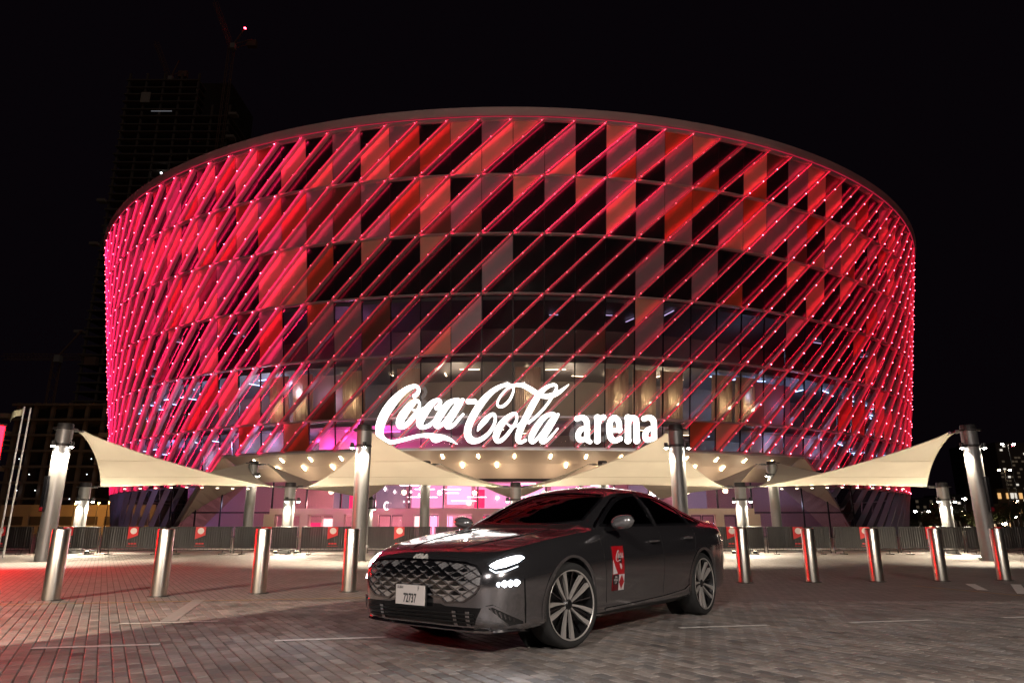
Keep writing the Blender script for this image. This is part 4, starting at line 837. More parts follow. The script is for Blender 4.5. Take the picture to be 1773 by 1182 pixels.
for fn, sd in ((SL, 1), (SR, -1)):
    for k in DLO:
        gl = patch('side_window', DLO[k], fn, m_cgl if k == 'front' else m_cgl2, -.006, .004)
        ribbon('window_seal', DLO[k] + [DLO[k][0]], fn, .026, m_blk, .003, .012, gl)
    ribbon('window_trim', [(.88, .99), (.5, 1.166), (.22, 1.282), (-.02, 1.342), (-.35, 1.368), (-.75, 1.352), (-1.05, 1.298), (-1.30, 1.232), (-1.55, 1.15), (-1.86, 1.05)], fn, .012, m_dchr, .006, .01)
    ribbon('door_seam', [(.92, .90), (.86, .5), (.84, .27)], fn, .007, m_frame, .001, .004); ribbon('door_seam', [(-.37, .95), (-.375, .5), (-.36, .27)], fn, .007, m_frame, .001, .004); ribbon('door_seam', [(-1.30, .97), (-1.16, .62), (-1.0, .40), (-.98, .27)], fn, .007, m_frame, .001, .004)
    ribbon('sill_trim', [(.86, .262), (.3, .268), (-.4, .285), (-.9, .315), (-1.04, .36)], fn, .016, m_chr, .010, .014); patch('sill', [(1.03, .185), (1.0, .235), (-1.0, .245), (-1.03, .195)], fn, m_frame, .004, .01)
    for x0 in (-.16, -1.02):
        h0 = ob('door_handle', None, car); g = G()
        for i in range(9):
            t = i / 8; p = fn(x0 - .11 + .22 * t, .852 + .022 * (x0 < -.5), .012 + .030 * math.sin(math.pi * min(1, max(0, t))) ** .5)
            if i: g.tube(q, p, .013, n=8)
            q = p
        COL.objects.unlink(h0); bpy.data.objects.remove(h0); h0 = ob('door_handle', g.mesh('door_handle', m_chr, True), car)
        patch('handle_cup', [(x0 + .07 * math.cos(a * .5236), .847 + .022 * (x0 < -.5) + .032 * math.sin(a * .5236)) for a in range(12)], fn, m_blk, .002, .004, 1, h0)
    for ax in (1.4475, -1.4475):
        ang = [R_(-14 + i * 208 / 36) for i in range(37)]; g = G()
        for i, a in enumerate(ang):
            c, s_ = math.cos(a), math.sin(a); r0, r1 = .386, .425; zz0, zz1 = max(.19, .352 + r0 * s_), max(.19, .352 + r1 * s_)
            p0 = fn(ax + r0 * c, zz0 + .02 * 0, .012); p1 = fn(ax + r1 * c, zz1, .003); p2 = Vector((p0.x, p0.y - sd * .05, p0.z)); g.v += [p1, p0, p2]
        g.f = [(3 * i + k, 3 * i + k + 1, 3 * i + 4 + k, 3 * i + 3 + k) for i in range(36) for k in range(2)]; g.m = [0] * len(g.f); ob('wheel_arch_lip', g.mesh('wheel_arch_lip', m_paint, True), car)
        n = 40; pr = [(ax + .39 * math.cos(i * 2 * math.pi / n), .352 + .39 * math.sin(i * 2 * math.pi / n)) for i in range(n)]
        g = G(); y0, y1 = sd * .555, sd * .86; g.add([(x, y0, z) for x, z in pr] + [(x, y1, z) for x, z in pr], [tuple(range(n))] + [(i, n + i, n + (i + 1) % n, (i + 1) % n) for i in range(n) if pr[i][1] > .2]); ob('wheel_well', g.mesh('wheel_well', m_frame), car)
    # mirror
    mr = thing('door_mirror', None, None) if False else None
    base = SL(.72, 1.0) if sd > 0 else SR(.72, 1.0); c = Vector((.70, sd * 1.02, 1.045)); g = G(); rings = []
    for i in range(9):
        t = -1 + i / 4; rr = max(.02, (1 - abs(t) ** 2.6)) ** .5; k0 = len(g.v)
        for k in range(16):
            a = k * math.pi / 8; g.v.append(c + Vector((.085 * rr * math.cos(a) * (1.0 if math.cos(a) > 0 else .45), t * .125 * sd, .068 * rr * math.sin(a) * (1 if abs(t) < .9 else .8) + .012 * t)))
    g.f = [(i * 16 + k, i * 16 + (k + 1) % 16, (i + 1) * 16 + (k + 1) % 16, (i + 1) * 16 + k) for i in range(8) for k in range(16)]; g.m = [0 if True else 1] * len(g.f); g.f += [tuple(range(15, -1, -1)), tuple(128 + k for k in range(16))]; g.m += [0, 0]
    mm = ob('door_mirror', g.mesh('door_mirror', mat('mirror_cap_silver', (.34, .34, .35), .22, metal=.7, coat=.6), True), car)
    g = G(); g.tube(Vector((.72, sd * .845, .975)), c + Vector((.01, -sd * .06, -.05)), .028, .022, 10); ob('mirror_arm', g.mesh('mirror_arm', m_blk), mm)
    g = G(); g.lathe([(0, 0), (.05, 0)], c + Vector((-.045, 0, 0)), 20); g.v = [c + Vector((-.042, (v_ - c).x * 2 * 1.05, (v_ - c).y * 1.05 + 0)) if False else c + Vector((-.042, (v_.x - c.x + .045) * 2.0, (v_.y - c.y) * 1.05)) for v_ in g.v]; ob('mirror_glass', g.mesh('mirror_glass', m_chr), mm)
TP = lambda x, y, o=0: top_p(x, y, o)
patch('windscreen', sym(WS), TP, m_cgl, -.006, .004, 4); patch('rear_window', sym(RW), TP, m_cgl2, -.006, .004, 4)
ribbon('windscreen_seal', sym(WS) + [WS[0]], TP, .03, m_blk, .003, .012); ribbon('rear_window_seal', sym(RW) + [RW[0]], TP, .03, m_blk, .003, .012)
patch('wiper_cowl', [(1.075, -.60), (1.10, 0), (1.075, .60), (.93, .66), (1.01, .3), (1.02, 0), (1.01, -.3), (.93, -.66)], TP, m_frame, .004, .008)
for s in (-1, 1):
    ribbon('bonnet_seam', [(1.08, s * .735), (1.6, s * .715), (2.0, s * .665), (2.2, s * .59), (2.27, s * .50)], TP, .007, m_frame, .001, .004)
    ribbon('bonnet_crease', [(1.12, s * .44), (1.6, s * .42), (2.05, s * .34), (2.24, s * .27)], TP, .03, m_paint, .006, .01)
FP = lambda y, z, o=0: front_p(y, z, o)
ribbon('bonnet_seam', [(-.50, .745), (-.3, .762), (0, .768), (.3, .762), (.50, .745)], FP, .006, m_frame, .001, .004)
# grille of diamonds
GR = [(0, .728), (.28, .724), (.50, .712), (.60, .690), (.66, .63), (.66, .555), (.61, .485), (.51, .425), (.33, .412), (.28, .45), (0, .455)]
GRs = GR + [(-y, z) for y, z in GR[-2:0:-1]]
m_gs = mat('grille_silver', (.60, .59, .60), .27, metal=.75)
grl = patch('grille', GRs, FP, m_gs, .003, .006, 4)
def inside(p, P):
    r = False; n = len(P)
    for i in range(n):
        a, b = P[i], P[(i + 1) % n]
        if (a[1] > p[1]) != (b[1] > p[1]) and p[0] < (b[0] - a[0]) * (p[1] - a[1]) / (b[1] - a[1]) + a[0]: r = not r
    return r
dw, dh = .142, .072
for j in range(-1, 12):
    for i in range(-7, 8):
        cy_, cz_ = (i + (j % 2) * .5) * dw, .405 + j * dh / 2
        edge = max(abs(cy_) / .66, (.50 - cz_) / .05 if cz_ < .50 else 0)
        if edge > .86 and cz_ > .5 or edge > .75 and cz_ <= .5: continue
        k_ = .86 if edge < .6 else .86 - (edge - .6) * 1.5
        q = [(cy_ - dw / 2 * k_, cz_), (cy_, cz_ - dh * (.26 if cz_ > .60 else .10) * k_), (cy_ + dw / 2 * k_, cz_), (cy_, cz_ + dh / 2 * k_)]
        if k_ < .3 or not all(inside(p, GRs) for p in q): continue
        g = G(); P0 = [FP(a, b, .0065) for a, b in q]; P1 = [FP(a, b, .001) for a, b in q]; g.add(P0 + P1, [(0, 1, 2, 3), (0, 4, 5, 1), (1, 5, 6, 2), (2, 6, 7, 3), (3, 7, 4, 0)]); ob('grille_cell', g.mesh('grille_cell', m_blk), grl)
ribbon('grille_frame', GRs + [GRs[0]], FP, .014, m_dchr, .014, .014, grl)
for k in range(-13, 14):
    for sg in (-1, 1):
        pts = []
        for t in range(60):
            z = .40 + t * .34 / 59; y = (k + .5) * dw + sg * (z - .405) / dh * dw
            if inside((y, z), GRs): pts.append((y, z))
        if len(pts) > 3: ribbon('grille_bar', [pts[0], pts[-1]], FP, .0055, m_dchr, .013, .010, grl)
# headlamps, running lamps, intakes
for s in (-1, 1):
    fn = lambda y, z, o=0, s=s: front_p(y, z, o, .55)
    HL = [(s * .62, .696), (s * .69, .730), (s * .80, .756), (s * .885, .768), (s * .92, .752), (s * .87, .722), (s * .76, .692), (s * .67, .678)]
    h = patch('headlamp', [(s * .61, .690), (s * .69, .733), (s * .80, .757), (s * .90, .780), (s * .945, .756), (s * .89, .712), (s * .77, .676), (s * .66, .660)], fn, m_blk, .004, .008)
    patch('headlamp_beam', HL, fn, m_hl, .010, .006, 2, h); ribbon('lamp_outline', [(s * .62, .672), (s * .675, .648), (s * .77, .658), (s * .87, .690)], fn, .006, emis('lamp_outline_white', (.85, .92, 1), 3), .012, .008, h)
    for k in range(4):
        y = s * (.705 + k * .052); z = .560 + .003 * k; e = .034 if k else .018
        patch('running_lamp', [(y - e, z), (y, z - .025 + .008 * (k == 0)), (y + e, z + .004), (y, z + .027 - .008 * (k == 0))], fn, m_drl, .008, .006, 0, h)
    vt = patch('corner_vent', [(s * .60, .385), (s * .66, .392), (s * .90, .285), (s * .90, .262), (s * .80, .258)], fn, m_frame, .004, .008)
    for k in range(6):
        t = k / 6; ribbon('vent_bar', [(s * (.63 + .24 * t), .392 - .105 * t), (s * (.66 + .21 * t), .335 - .065 * t)], fn, .012, m_dchr, .010, .01, vt)
    ribbon('vent_trim', [(s * .59, .392), (s * .655, .402), (s * .915, .288), (s * .915, .255), (s * .79, .250), (s * .59, .392)], fn, .018, m_paint, .014, .016, vt)
    ribbon('bumper_gap', [(s * .935, .60), (s * .94, .40), (s * .935, .26)], fn, .010, m_blk, .003, .006)
    tl = patch('tail_lamp', [(-2.20, .86), (-2.42, .90), (-2.50, .88), (-2.42, .80)], SL if s > 0 else SR, mat('tail_lamp_red', (.35, .01, .02), .15), .006, .008)
ik = patch('lower_intake', [(-.66, .385), (-.32, .385), (-.27, .40), (.27, .40), (.32, .385), (.66, .385), (.60, .26), (.5, .245), (-.5, .245), (-.60, .26)], FP, m_blk, .003, .008, 4)
for z in (.275, .305, .335): ribbon('intake_slat', [(-.60, z), (.60, z)], FP, .008, m_frame, .010, .014, ik)
for y in (-.42, .42, .55):
    for z in (.262, .292, .32, .348): patch('sensor_fin', [(y - .018, z - .009), (y + .018, z - .009), (y + .018, z + .009), (y - .018, z + .009)], FP, m_chr, .012, .008, 0, ik)
ribbon('lip_trim', [(-.70, .225), (-.5, .218), (.5, .218), (.70, .225)], FP, .016, m_chr, .022, .03); patch('splitter', [(-.80, .222), (-.5, .208), (.5, .208), (.80, .222), (.75, .19), (.5, .183), (-.5, .183), (-.75, .19)], FP, m_paint, .020, .03, 3)
# number plate and lettering
def text_mesh(body_, size, bold=0, xs=1.0, name='lettering', m=None):
    cu = bpy.data.curves.new('t', 'FONT'); cu.body = body_; cu.size = size; cu.align_x = 'CENTER'; cu.align_y = 'CENTER'; cu.offset = bold; cu.resolution_u = 3
    o = bpy.data.objects.new('t', cu); COL.objects.link(o); dg = bpy.context.evaluated_depsgraph_get(); me = bpy.data.meshes.new_from_object(o.evaluated_get(dg)); bpy.data.objects.remove(o)
    for v_ in me.vertices: v_.co.x *= xs
    me.materials.clear(); me.materials.append(m); me.name = name; return me
pp = FP(-.03, .45, .035); pl = Vector((pp.x + .014, -.03, .455)); plate = ob('number_plate', None, car)
g = G(); g.box((0, 0, 0), (.008, .335, .155)); COL.objects.unlink(plate); bpy.data.objects.remove(plate); plate = ob('number_plate', g.mesh('number_plate', mat('plate_white', (.72, .66, .63), .5)), car, loc=pl)
g = G(); g.box((-.012, 0, -.005), (.016, .355, .17)); ob('plate_frame', g.mesh('plate_frame', m_frame), plate)
m_ink = mat('plate_ink', (.012, .012, .014), .5)
for tx, sz, yy, zz, bo, sx in (('72737', .098, .0, -.028, .0026, .62), ('F', .05, .098, .050, .0008, .8), ('DUBAI', .030, -.115, .056, .0006, .8)):
    me = text_mesh(tx, sz, bo, sx, 'plate_lettering', m_ink)
    for v_ in me.vertices: v_.co = Vector((.0052, v_.co.x + yy, v_.co.y + zz))
    ob('plate_lettering', me, plate)
lg = G()
def bar2(a, b, w_=.0065):
    a, b = Vector(a), Vector(b); d = (b - a).normalized(); n_ = Vector((-d.y, d.x)) * w_; q = [a + n_, a - n_, b - n_, b + n_]
    P0 = [FP(p.x, p.y, .012) for p in q]; P1 = [FP(p.x, p.y, .002) for p in q]; lg.add(P0 + P1, [(0, 1, 2, 3), (0, 4, 5, 1), (1, 5, 6, 2), (2, 6, 7, 3), (3, 7, 4, 0)])
for a, b in (((-.085, .737), (-.070, .767)), ((-.070, .750), (-.030, .767)), ((-.060, .752), (-.030, .736)), ((-.022, .736), (-.006, .767)), ((-.006, .767), (.018, .736)), ((.018, .736), (.046, .767)), ((.046, .767), (.066, .736))): bar2(a, b)
ob('bonnet_badge', lg.mesh('bonnet_badge', mat('badge_pale', (.8, .76, .72), .3, metal=.4)), car)
# door sticker
def quad(x0, x1, z0, z1): return [(x0, z0), (x1, z0), (x1, z1), (x0, z1)]
stk = patch('door_sticker', quad(.53, .75, .415, .82), SL, mat('sticker_red', (.42, .006, .012), .35), .005, .003, 3)
m_sw = mat('sticker_white', (.62, .60, .60), .4); m_sb = mat('sticker_black', (.01, .01, .012), .4)
patch('sticker_print', quad(0.530, 0.640, 0.415, 0.560), SL, m_sw, .0065, .002, 2, stk); patch('sticker_print', quad(0.640, 0.750, 0.415, 0.560), SL, m_sb, .0065, .002, 2, stk)
patch('sticker_print', [(.585, .425), (.535, .49), (.585, .555), (.635, .49)], SL, mat('sticker_red2', (.36, .008, .012), .4), .008, .002, 2, stk); patch('sticker_print', [(.75, .565), (.665, .57), (.71, .625), (.745, .695), (.75, .675)], SL, m_sw, .0065, .002, 2, stk)
patch('sticker_print', quad(0.645, 0.745, 0.417, 0.470), SL, mat('sticker_maroon', (.10, .004, .008), .4), .008, .002, 2, stk); patch('sticker_print', [(.585, .605), (.61, .615), (.625, .655), (.60, .665), (.58, .635)], SL, m_sw, .0065, .002, 1, stk); patch('sticker_print', [(.58, .655), (.625, .665), (.65, .705), (.63, .735), (.59, .725)], SL, m_sb, .0075, .002, 1, stk)
for i, (tx, sz) in enumerate((('FIFA', .026), ('WORLD', .026), ('CUP', .026))):
    me = text_mesh(tx, sz, .0006, .85, 'sticker_lettering', m_sw)
    for v_ in me.vertices: v_.co = SL(.700 - v_.co.x, .537 - i * .024 + v_.co.y, .010)
    ob('sticker_lettering', me, stk)
def script(strokes, x0, z0, sc):
    g = G()
    for st in strokes:
        P = [(x0 - p[0] * sc, z0 - p[1] * sc, p[2] * sc * .8) for p in st]; v = []
        for i, p in enumerate(P):
            a, c = P[max(0, i - 1)], P[min(len(P) - 1, i + 1)]; d = Vector((c[0] - a[0], c[1] - a[1])); d = d.normalized() if d.length > 0 else Vector((1, 0)); v += [SL(p[0] - d.y * p[2], p[1] + d.x * p[2], .009), SL(p[0] + d.y * p[2], p[1] - d.x * p[2], .009)]
        g.add(v, [(2 * i, 2 * i + 1, 2 * i + 3, 2 * i + 2) for i in range(len(P) - 1)])
    return g
SCR = [[(528, 205, 24), (570, 105, 22), (530, 88, 24), (350, 195, 46), (175, 420, 60), (115, 640, 52), (230, 748, 32), (450, 706, 24), (680, 668, 28)], [(545, 262, 26), (385, 440, 54), (350, 530, 46), (450, 528, 32), (584, 335, 18), (545, 262, 20)], [(826, 302, 24), (800, 252, 22), (655, 390, 50), (597, 520, 52), (710, 545, 24)], [(1000, 256, 26), (855, 390, 48), (790, 530, 40), (885, 510, 24), (1040, 285, 22), (965, 450, 42), (930, 573, 28), (1060, 470, 17)]]
ob('sticker_lettering', script(SCR, .715, .795, .000155).mesh('sticker_lettering', m_sw), stk)
# wheels
def wheel(ax, s, steer=0):
    w_ = ob('wheel', None, car, loc=(ax, s * .80, .352), rz=steer)
    COL.objects.unlink(w_); bpy.data.objects.remove(w_)
    g = G(); T = .122; g.lathe([(.280, -T * .9), (.305, -T), (.330, -T * .97), (.346, -T * .80), (.351, -T * .4), (.351, T * .4), (.346, T * .80), (.330, T * .97), (.305, T), (.280, T * .9)], n=56, axis='Y')
    w_ = ob('wheel', autosmooth(g.mesh('tyre', m_rub), 45), car, loc=(ax, s * .80, .352), rz=steer)
    o = s * T
    g = G(); g.lathe([(.280, o * .86), (.287, o * .95), (.281, o * .97), (.271, o * .82), (.258, o * .3), (.255, -o * .7)], n=56, axis='Y'); ob('rim', autosmooth(g.mesh('rim', m_alb), 50), w_)
    g = G(); g.lathe([(.279, o * .90), (.287, o * .965), (.2875, o * .985), (.280, o * .985), (.275, o * .93)], n=56, axis='Y'); ob('rim_edge', g.mesh('rim_edge', m_al, True), w_)
    g = G(); g.lathe([(0, o * .10), (.256, o * .10)], n=40, axis='Y'); ob('brake_disc', g.mesh('brake_disc', m_alb), w_)
    for k in range(10):
        a = k * math.pi / 5 + .15; tw = .10 * (1 if k % 2 else -1); g = G(); v = []
        for r, hw, d in ((.038, .008, .62), (.10, .008, .70), (.19, .015, .78), (.276, .021, .88)):
            aa = a + tw * (r - .038) / .2
            for dd, e in ((-hw, d), (hw, d), (hw, d - .22), (-hw, d - .22)): v.append((r * math.cos(aa) - dd * math.sin(aa), o * e, r * math.sin(aa) + dd * math.cos(aa)))
        g.add(v, [(4 * i + q, 4 * i + 4 + q, 4 * i + 4 + (q + 1) % 4, 4 * i + (q + 1) % 4) for i in range(3) for q in range(4)]); ob('spoke', g.mesh('spoke', m_al), w_)
        g = G(); aa = a + math.pi / 10; v = []
        for r, hw, d in ((.04, .005, .55), (.15, .005, .62), (.274, .008, .78)):
            for dd, e in ((-hw, d), (hw, d), (hw, d - .15), (-hw, d - .15)): v.append((r * math.cos(aa) - dd * math.sin(aa), o * e, r * math.sin(aa) + dd * math.cos(aa)))
        g.add(v, [(4 * i + q, 4 * i + 4 + q, 4 * i + 4 + (q + 1) % 4, 4 * i + (q + 1) % 4) for i in range(2) for q in range(4)]); ob('thin_spoke', g.mesh('thin_spoke', m_dchr), w_)
        g = G(); v = [(r * math.cos(aa + q), o * .55, r * math.sin(aa + q)) for r, q in ((.06, -.12), (.06, .12), (.26, .10), (.26, -.10))]; g.add(v, [(0, 1, 2, 3)]) if k % 2 else None
        if k % 2: ob('spoke_web', g.mesh('spoke_web', m_alb), w_)
    g = G(); g.lathe([(0, o * .72), (.03, o * .72), (.04, o * .66), (.055, o * .5)], n=24, axis='Y'); ob('hub_cap', g.mesh('hub_cap', m_alb), w_)
wheel(1.4475, 1, R_(-10)); wheel(1.4475, -1, R_(-10)); wheel(-1.4475, 1); wheel(-1.4475, -1)
# cabin
g = G(); g.box((.72, 0, .80), (.55, 1.5, .18)); ob('dashboard', g.mesh('dashboard', m_int), car)
def seat(x, y, wd):
    s_ = ob('seat', None, car); COL.objects.unlink(s_); bpy.data.objects.remove(s_); g = G(); g.box((x, y, .56), (.52, wd, .18)); g.box((x - .30, y, .80), (.16, wd, .60), M=Matrix.Rotation(-.25, 3, 'Y')); s_ = ob('seat', g.mesh('seat', m_int), car)
    g = G(); g.box((x - .37, y, 1.17), (.09, .27, .17)); ob('head_restraint', g.mesh('head_restraint', m_int), s_)
seat(.02, .38, .5); seat(.02, -.38, .5); seat(-.85, 0, 1.3)
g = G(); c = Vector((.40, .38, .93)); M = Matrix.Rotation(R_(-65), 3, 'Y'); P = [c + M @ Vector((.18 * math.cos(i * math.pi / 12), .18 * math.sin(i * math.pi / 12), 0)) for i in range(24)]
for i in range(24): g.tube(P[i], P[(i + 1) % 24], .014, n=6, caps=False)
g.tube(c - Vector((0, .17, 0)), c + Vector((0, .17, 0)), .018, n=6); ob('steering_wheel', g.mesh('steering_wheel', m_blk), car)
g = G(); g.box((.30, 0, 1.28), (.05, .22, .06)); ob('rear_view_mirror', g.mesh('rear_view_mirror', m_blk), car)
for s in (-1, 1):
    p = front_p(s * .84, .70, .06, .55); point_light('headlamp_light', p, 16, (.85, .93, 1), car, .03, 130, (1, s * .25, -.12), .6)

# ------------------------------------------------------------------ street lamps
m_lp = mat('lamp_post_grey', (.12, .12, .12), .45, metal=.5); m_lh = emis('street_lamp_warm', (1, .72, .42), 120); m_lhw = emis('street_lamp_white', (1, .90, .75), 120); m_sod = emis('street_lamp_orange', (1, .42, .08), 90)
def street_lamp(x, y, h, label, heads=2, m=None, light=0, col=(1, .8, .6), size=1.0, aim=None, shield=None, red=False):
    t = thing('street_lamp', label, 'street lamp', (x, y, -.014), 0, 'street lamps'); g = G(); g.tube((0, 0, 0), (0, 0, h), .09 * size, .05 * size, 10); ob('post', g.mesh('post', m_lp), t)
    for k in range(heads):
        s = -1 if k else 1; e = Vector((s * .55 * size, 0, h + .05)) if heads > 1 else Vector((0, .1, h + .05))
        g = G(); g.tube((0, 0, h - .05), e, .035 * size, n=8); ob('arm', g.mesh('arm', m_lp), t)
        g = G(); g.box(e + Vector((s * .12 * size, 0, .02)), (.5 * size, .22 * size, .09 * size)); hd = ob('lamp_head', g.mesh('lamp_head', m_lp), t)
        g = G(); g.lathe([(0, -.16 * size), (.10 * size, -.12 * size), (.15 * size, -.05 * size), (.15 * size, 0)], e + Vector((s * .12 * size, 0, -.03)), 12); ob('lens', g.mesh('lens', m or m_lh), hd)
    if red:
        g = G(); g.lathe([(0, .12), (.10, .06), (.10, 0), (0, -.06)], (.75, 0, h - .35), 8); ob('red_beacon', g.mesh('red_beacon', emis('beacon_red', (1, .02, .04), 60)), t)
    if light:
        p = Vector((0, .12, h - .35)); point_light('lamp_light', p, light, col, t, .004 if shield else .12, 150 if aim else None, aim, .35)
    if shield:
        d = Vector(shield).normalized(); n_ = Vector((d.y, -d.x, 0)); c = Vector((0, .12, h - .35)) + d * .6 + n_ * 1.1; g = G(); ax = math.atan2(d.y, d.x)
        g.box(c + Vector((0, 0, -.5)), (.02, 2.2, 3.0), rz=ax); ob('light_blocker', g.mesh('light_blocker', m_lp), t)  # added plate, blocks the light to shape a straight shadow edge
    return t
street_lamp(-8.95, -.36, 6.2, 'unseen street lamp with an added light blocking plate left of the viewpoint', 1, m_lh, 8500, (1, .80, .62), 1, (.35, .75, -.45), (2.62, 4.52, 0))
street_lamp(6.0, -5.5, 7.5, 'added unseen street lamp behind and right of the viewpoint', 1, m_lhw, 4300, (1, .88, .78), 1)  # out-of-view lamp added to light the foreground
street_lamp(-3.2, -6.5, 7.5, 'added unseen street lamp behind the viewpoint beside the road', 1, m_lhw, 3700, (1, .90, .84), 1)  # second added lamp out of view, more light on the foreground
# ------------------------------------------------------------------ tower under construction
m_conc = mat('raw_concrete', (.20, .15, .12), .8, noise=.25, nscale=.08); m_concd = mat('concrete_core', (.05, .04, .036), .9); m_cr = mat('crane_steel', (.30, .17, .12), .6); m_wl = emis('work_light', (.9, .95, 1), 4); m_redl = emis('beacon_red', (1, .02, .04), 60)
def tower(x0, x1, y0, y1, h, fh, label, name='unfinished_tower', cols=7, step=0):
    cx0, cy0 = (x0 + x1) / 2, (y0 + y1) / 2; t = thing(name, label, 'building', (cx0, cy0, 0)); wx, wy = x1 - x0, y1 - y0; n = int(h / fh); g = G(); g.box((0, 0, 0), (wx, wy, .55)); sm = g.mesh('floor_slab', m_conc); g = G(); g.box((-step / 2, 0, 0), (wx - step, wy, .55)); sm2 = g.mesh('floor_slab', m_conc)
    for k in range(1, n + 1): ob('floor_slab', sm if not step or k < n - 4 else sm2, t, loc=(rnd.uniform(-.25, .25), rnd.uniform(-.6, .2), k * fh))
    g = G(); g.box((0, 2, h / 2), (wx * .8, wy * .7, h)); ob('core', g.mesh('core', m_concd), t)
    for k in range(cols):
        x = -wx / 2 + 1 + (wx - 2) * k / (cols - 1); g = G(); g.box((x, -wy / 2 + .9, h / 2 - (8 if step and x > wx / 2 - step else 0)), (.8, .8, h - (16 if step and x > wx / 2 - step else 0))); ob('column', g.mesh('column', m_conc), t)
    for k in range(8):
        g = G(); g.box((rnd.choice([-wx / 2 - 1.4, wx / 2 + 1.4]), -wy / 2, rnd.uniform(.3, .95) * h), (3.4, 3, 1.1)); ob('loading_platform', g.mesh('loading_platform', mat('platform_pale', (.42, .34, .28), .7)), t)
    return t
tw = tower(-171, -123, 262, 300, 196, 3.7, 'tall unfinished concrete tower with cranes behind the arena at left', step=16)
g = G(); g.box((-14, -19.6, 183), (4, .4, 5)); ob('wall_panel', g.mesh('wall_panel', mat('panel_pale', (.6, .5, .42), .7)), tw)
for x, z in ((-2, 146), (-18, 120)):
    g = G(); g.lathe([(0, -.6), (.5, 0), (0, .6)], (x, -19.8, z), 8); ob('work_light', g.mesh('work_light', m_wl), tw)
g = G(); g.box((-6, -19.7, 176), (9, .2, .35)); ob('work_light', g.mesh('work_light', emis('work_tube', (.9, .9, 1), .12)), tw)
def lattice(g, a, b, wd, n, mi=0):
    a, b = Vector(a), Vector(b); d = (b - a).normalized(); u = d.orthogonal().normalized() * wd / 2; v = d.cross(u); P = [[a.lerp(b, i / n) + u * p + v * q for p, q in ((1, 1), (-1, 1), (-1, -1), (1, -1))] for i in range(n + 1)]
    for k in range(4):
        g.tube(P[0][k], P[-1][k], wd * .07, n=4)
        for i in range(n): g.tube(P[i][k], P[i + 1][(k + 1) % 4], wd * .04, n=3, caps=False)
def crane(base, mast, jib, cj, label):
    t = thing('tower_crane', label, 'crane', base); g = G(); lattice(g, (0, 0, 0), (0, 0, mast), 2.2, int(mast / 4)); ob('mast', g.mesh('mast', m_cr), t)
    g = G(); lattice(g, (0, 0, mast), (jib[0], 0, mast + jib[1]), 1.6, 14); ob('jib', g.mesh('jib', m_cr), t)
    g = G(); lattice(g, (0, 0, mast), (cj[0], 0, mast + cj[1]), 1.6, 5); g.box((cj[0], 0, mast + cj[1] - 1.5), (4, 2, 3)); ob('counter_jib', g.mesh('counter_jib', m_cr), t)
    g = G(); g.box((1.4, -1.5, mast - 1), (2, 2, 2.4)); ob('cab', g.mesh('cab', mat('cab_pale', (.5, .45, .4), .5)), t)
    g = G(); g.lathe([(0, -.6), (.6, 0), (0, .6)], (cj[0] * .6, -1, mast + 9), 8); ob('beacon', g.mesh('beacon', m_redl if 'red beacon' in label else m_cr), t); g = G(); g.tube((0, 0, mast), (cj[0] * .6, -1, mast + 9), .35, n=5); ob('apex', g.mesh('apex', m_cr), t)
p = pt(340, 430, 258); q = pt(362, 75, 258); crane((p.x + 4, 258, 0), q.z - 2, (-10, 24), (9, 3), 'tower crane with red beacon beside the unfinished tower')
p = pt(298, 110, 275); crane((p.x, 275, 196), 6, (-9, 20), (6, 4), 'small crane standing on top of the unfinished tower')
p = pt(85, 700, 230); crane((p.x, 230, 0), pt(85, 618, 230).z, (-19, 0), (12, 0), 'faint flat top crane far behind the flag poles')
lb = tower(-124, -100.5, 168, 190, 31, 3.8, 'dark unfinished block with open floors behind the shade sail at left', 'unfinished_block', 6)
for k in range(7):
    g = G(); g.lathe([(0, -.14), (.16, 0), (0, .14)], (rnd.uniform(-9, 11), -11.3, rnd.choice([9.5, 13.3, 17, 7.5])), 6); ob('work_light', g.mesh('work_light', emis('work_light_small', (.9, .95, 1), 4)), lb)
def wall_thing(name, label, cat, c, d, m):
    t = thing(name, label, cat, (c[0], c[1], 0)); g = G(); g.box((0, 0, c[2]), d); ob('wall', g.mesh('wall', m), t); return t
dk = wall_thing('parking_deck', 'low concrete deck in orange lamp light between the left poles', 'building', (-84, 140, 2.6), (30, 8, 5.2), mat('deck_concrete', (.30, .24, .18), .8, noise=.2, nscale=.2))
for k in range(6):
    g = G(); g.box((-12 + k * 4.8, -4.05, 2.2), (3.4, .3, 1.6)); ob('opening', g.mesh('opening', m_concd), dk)
for i, u in enumerate((128, 168, 186)):
    q = pt(u, 880, 128 - i * 4); street_lamp(q.x, q.y, 5.2, ['orange street lamp behind the far left canopy pole', 'orange street lamp beside the short pole at left', 'orange street lamp close to the left foot of the arena'][i], 1, m_sod, 1500, (1, .45, .10), 1.2)
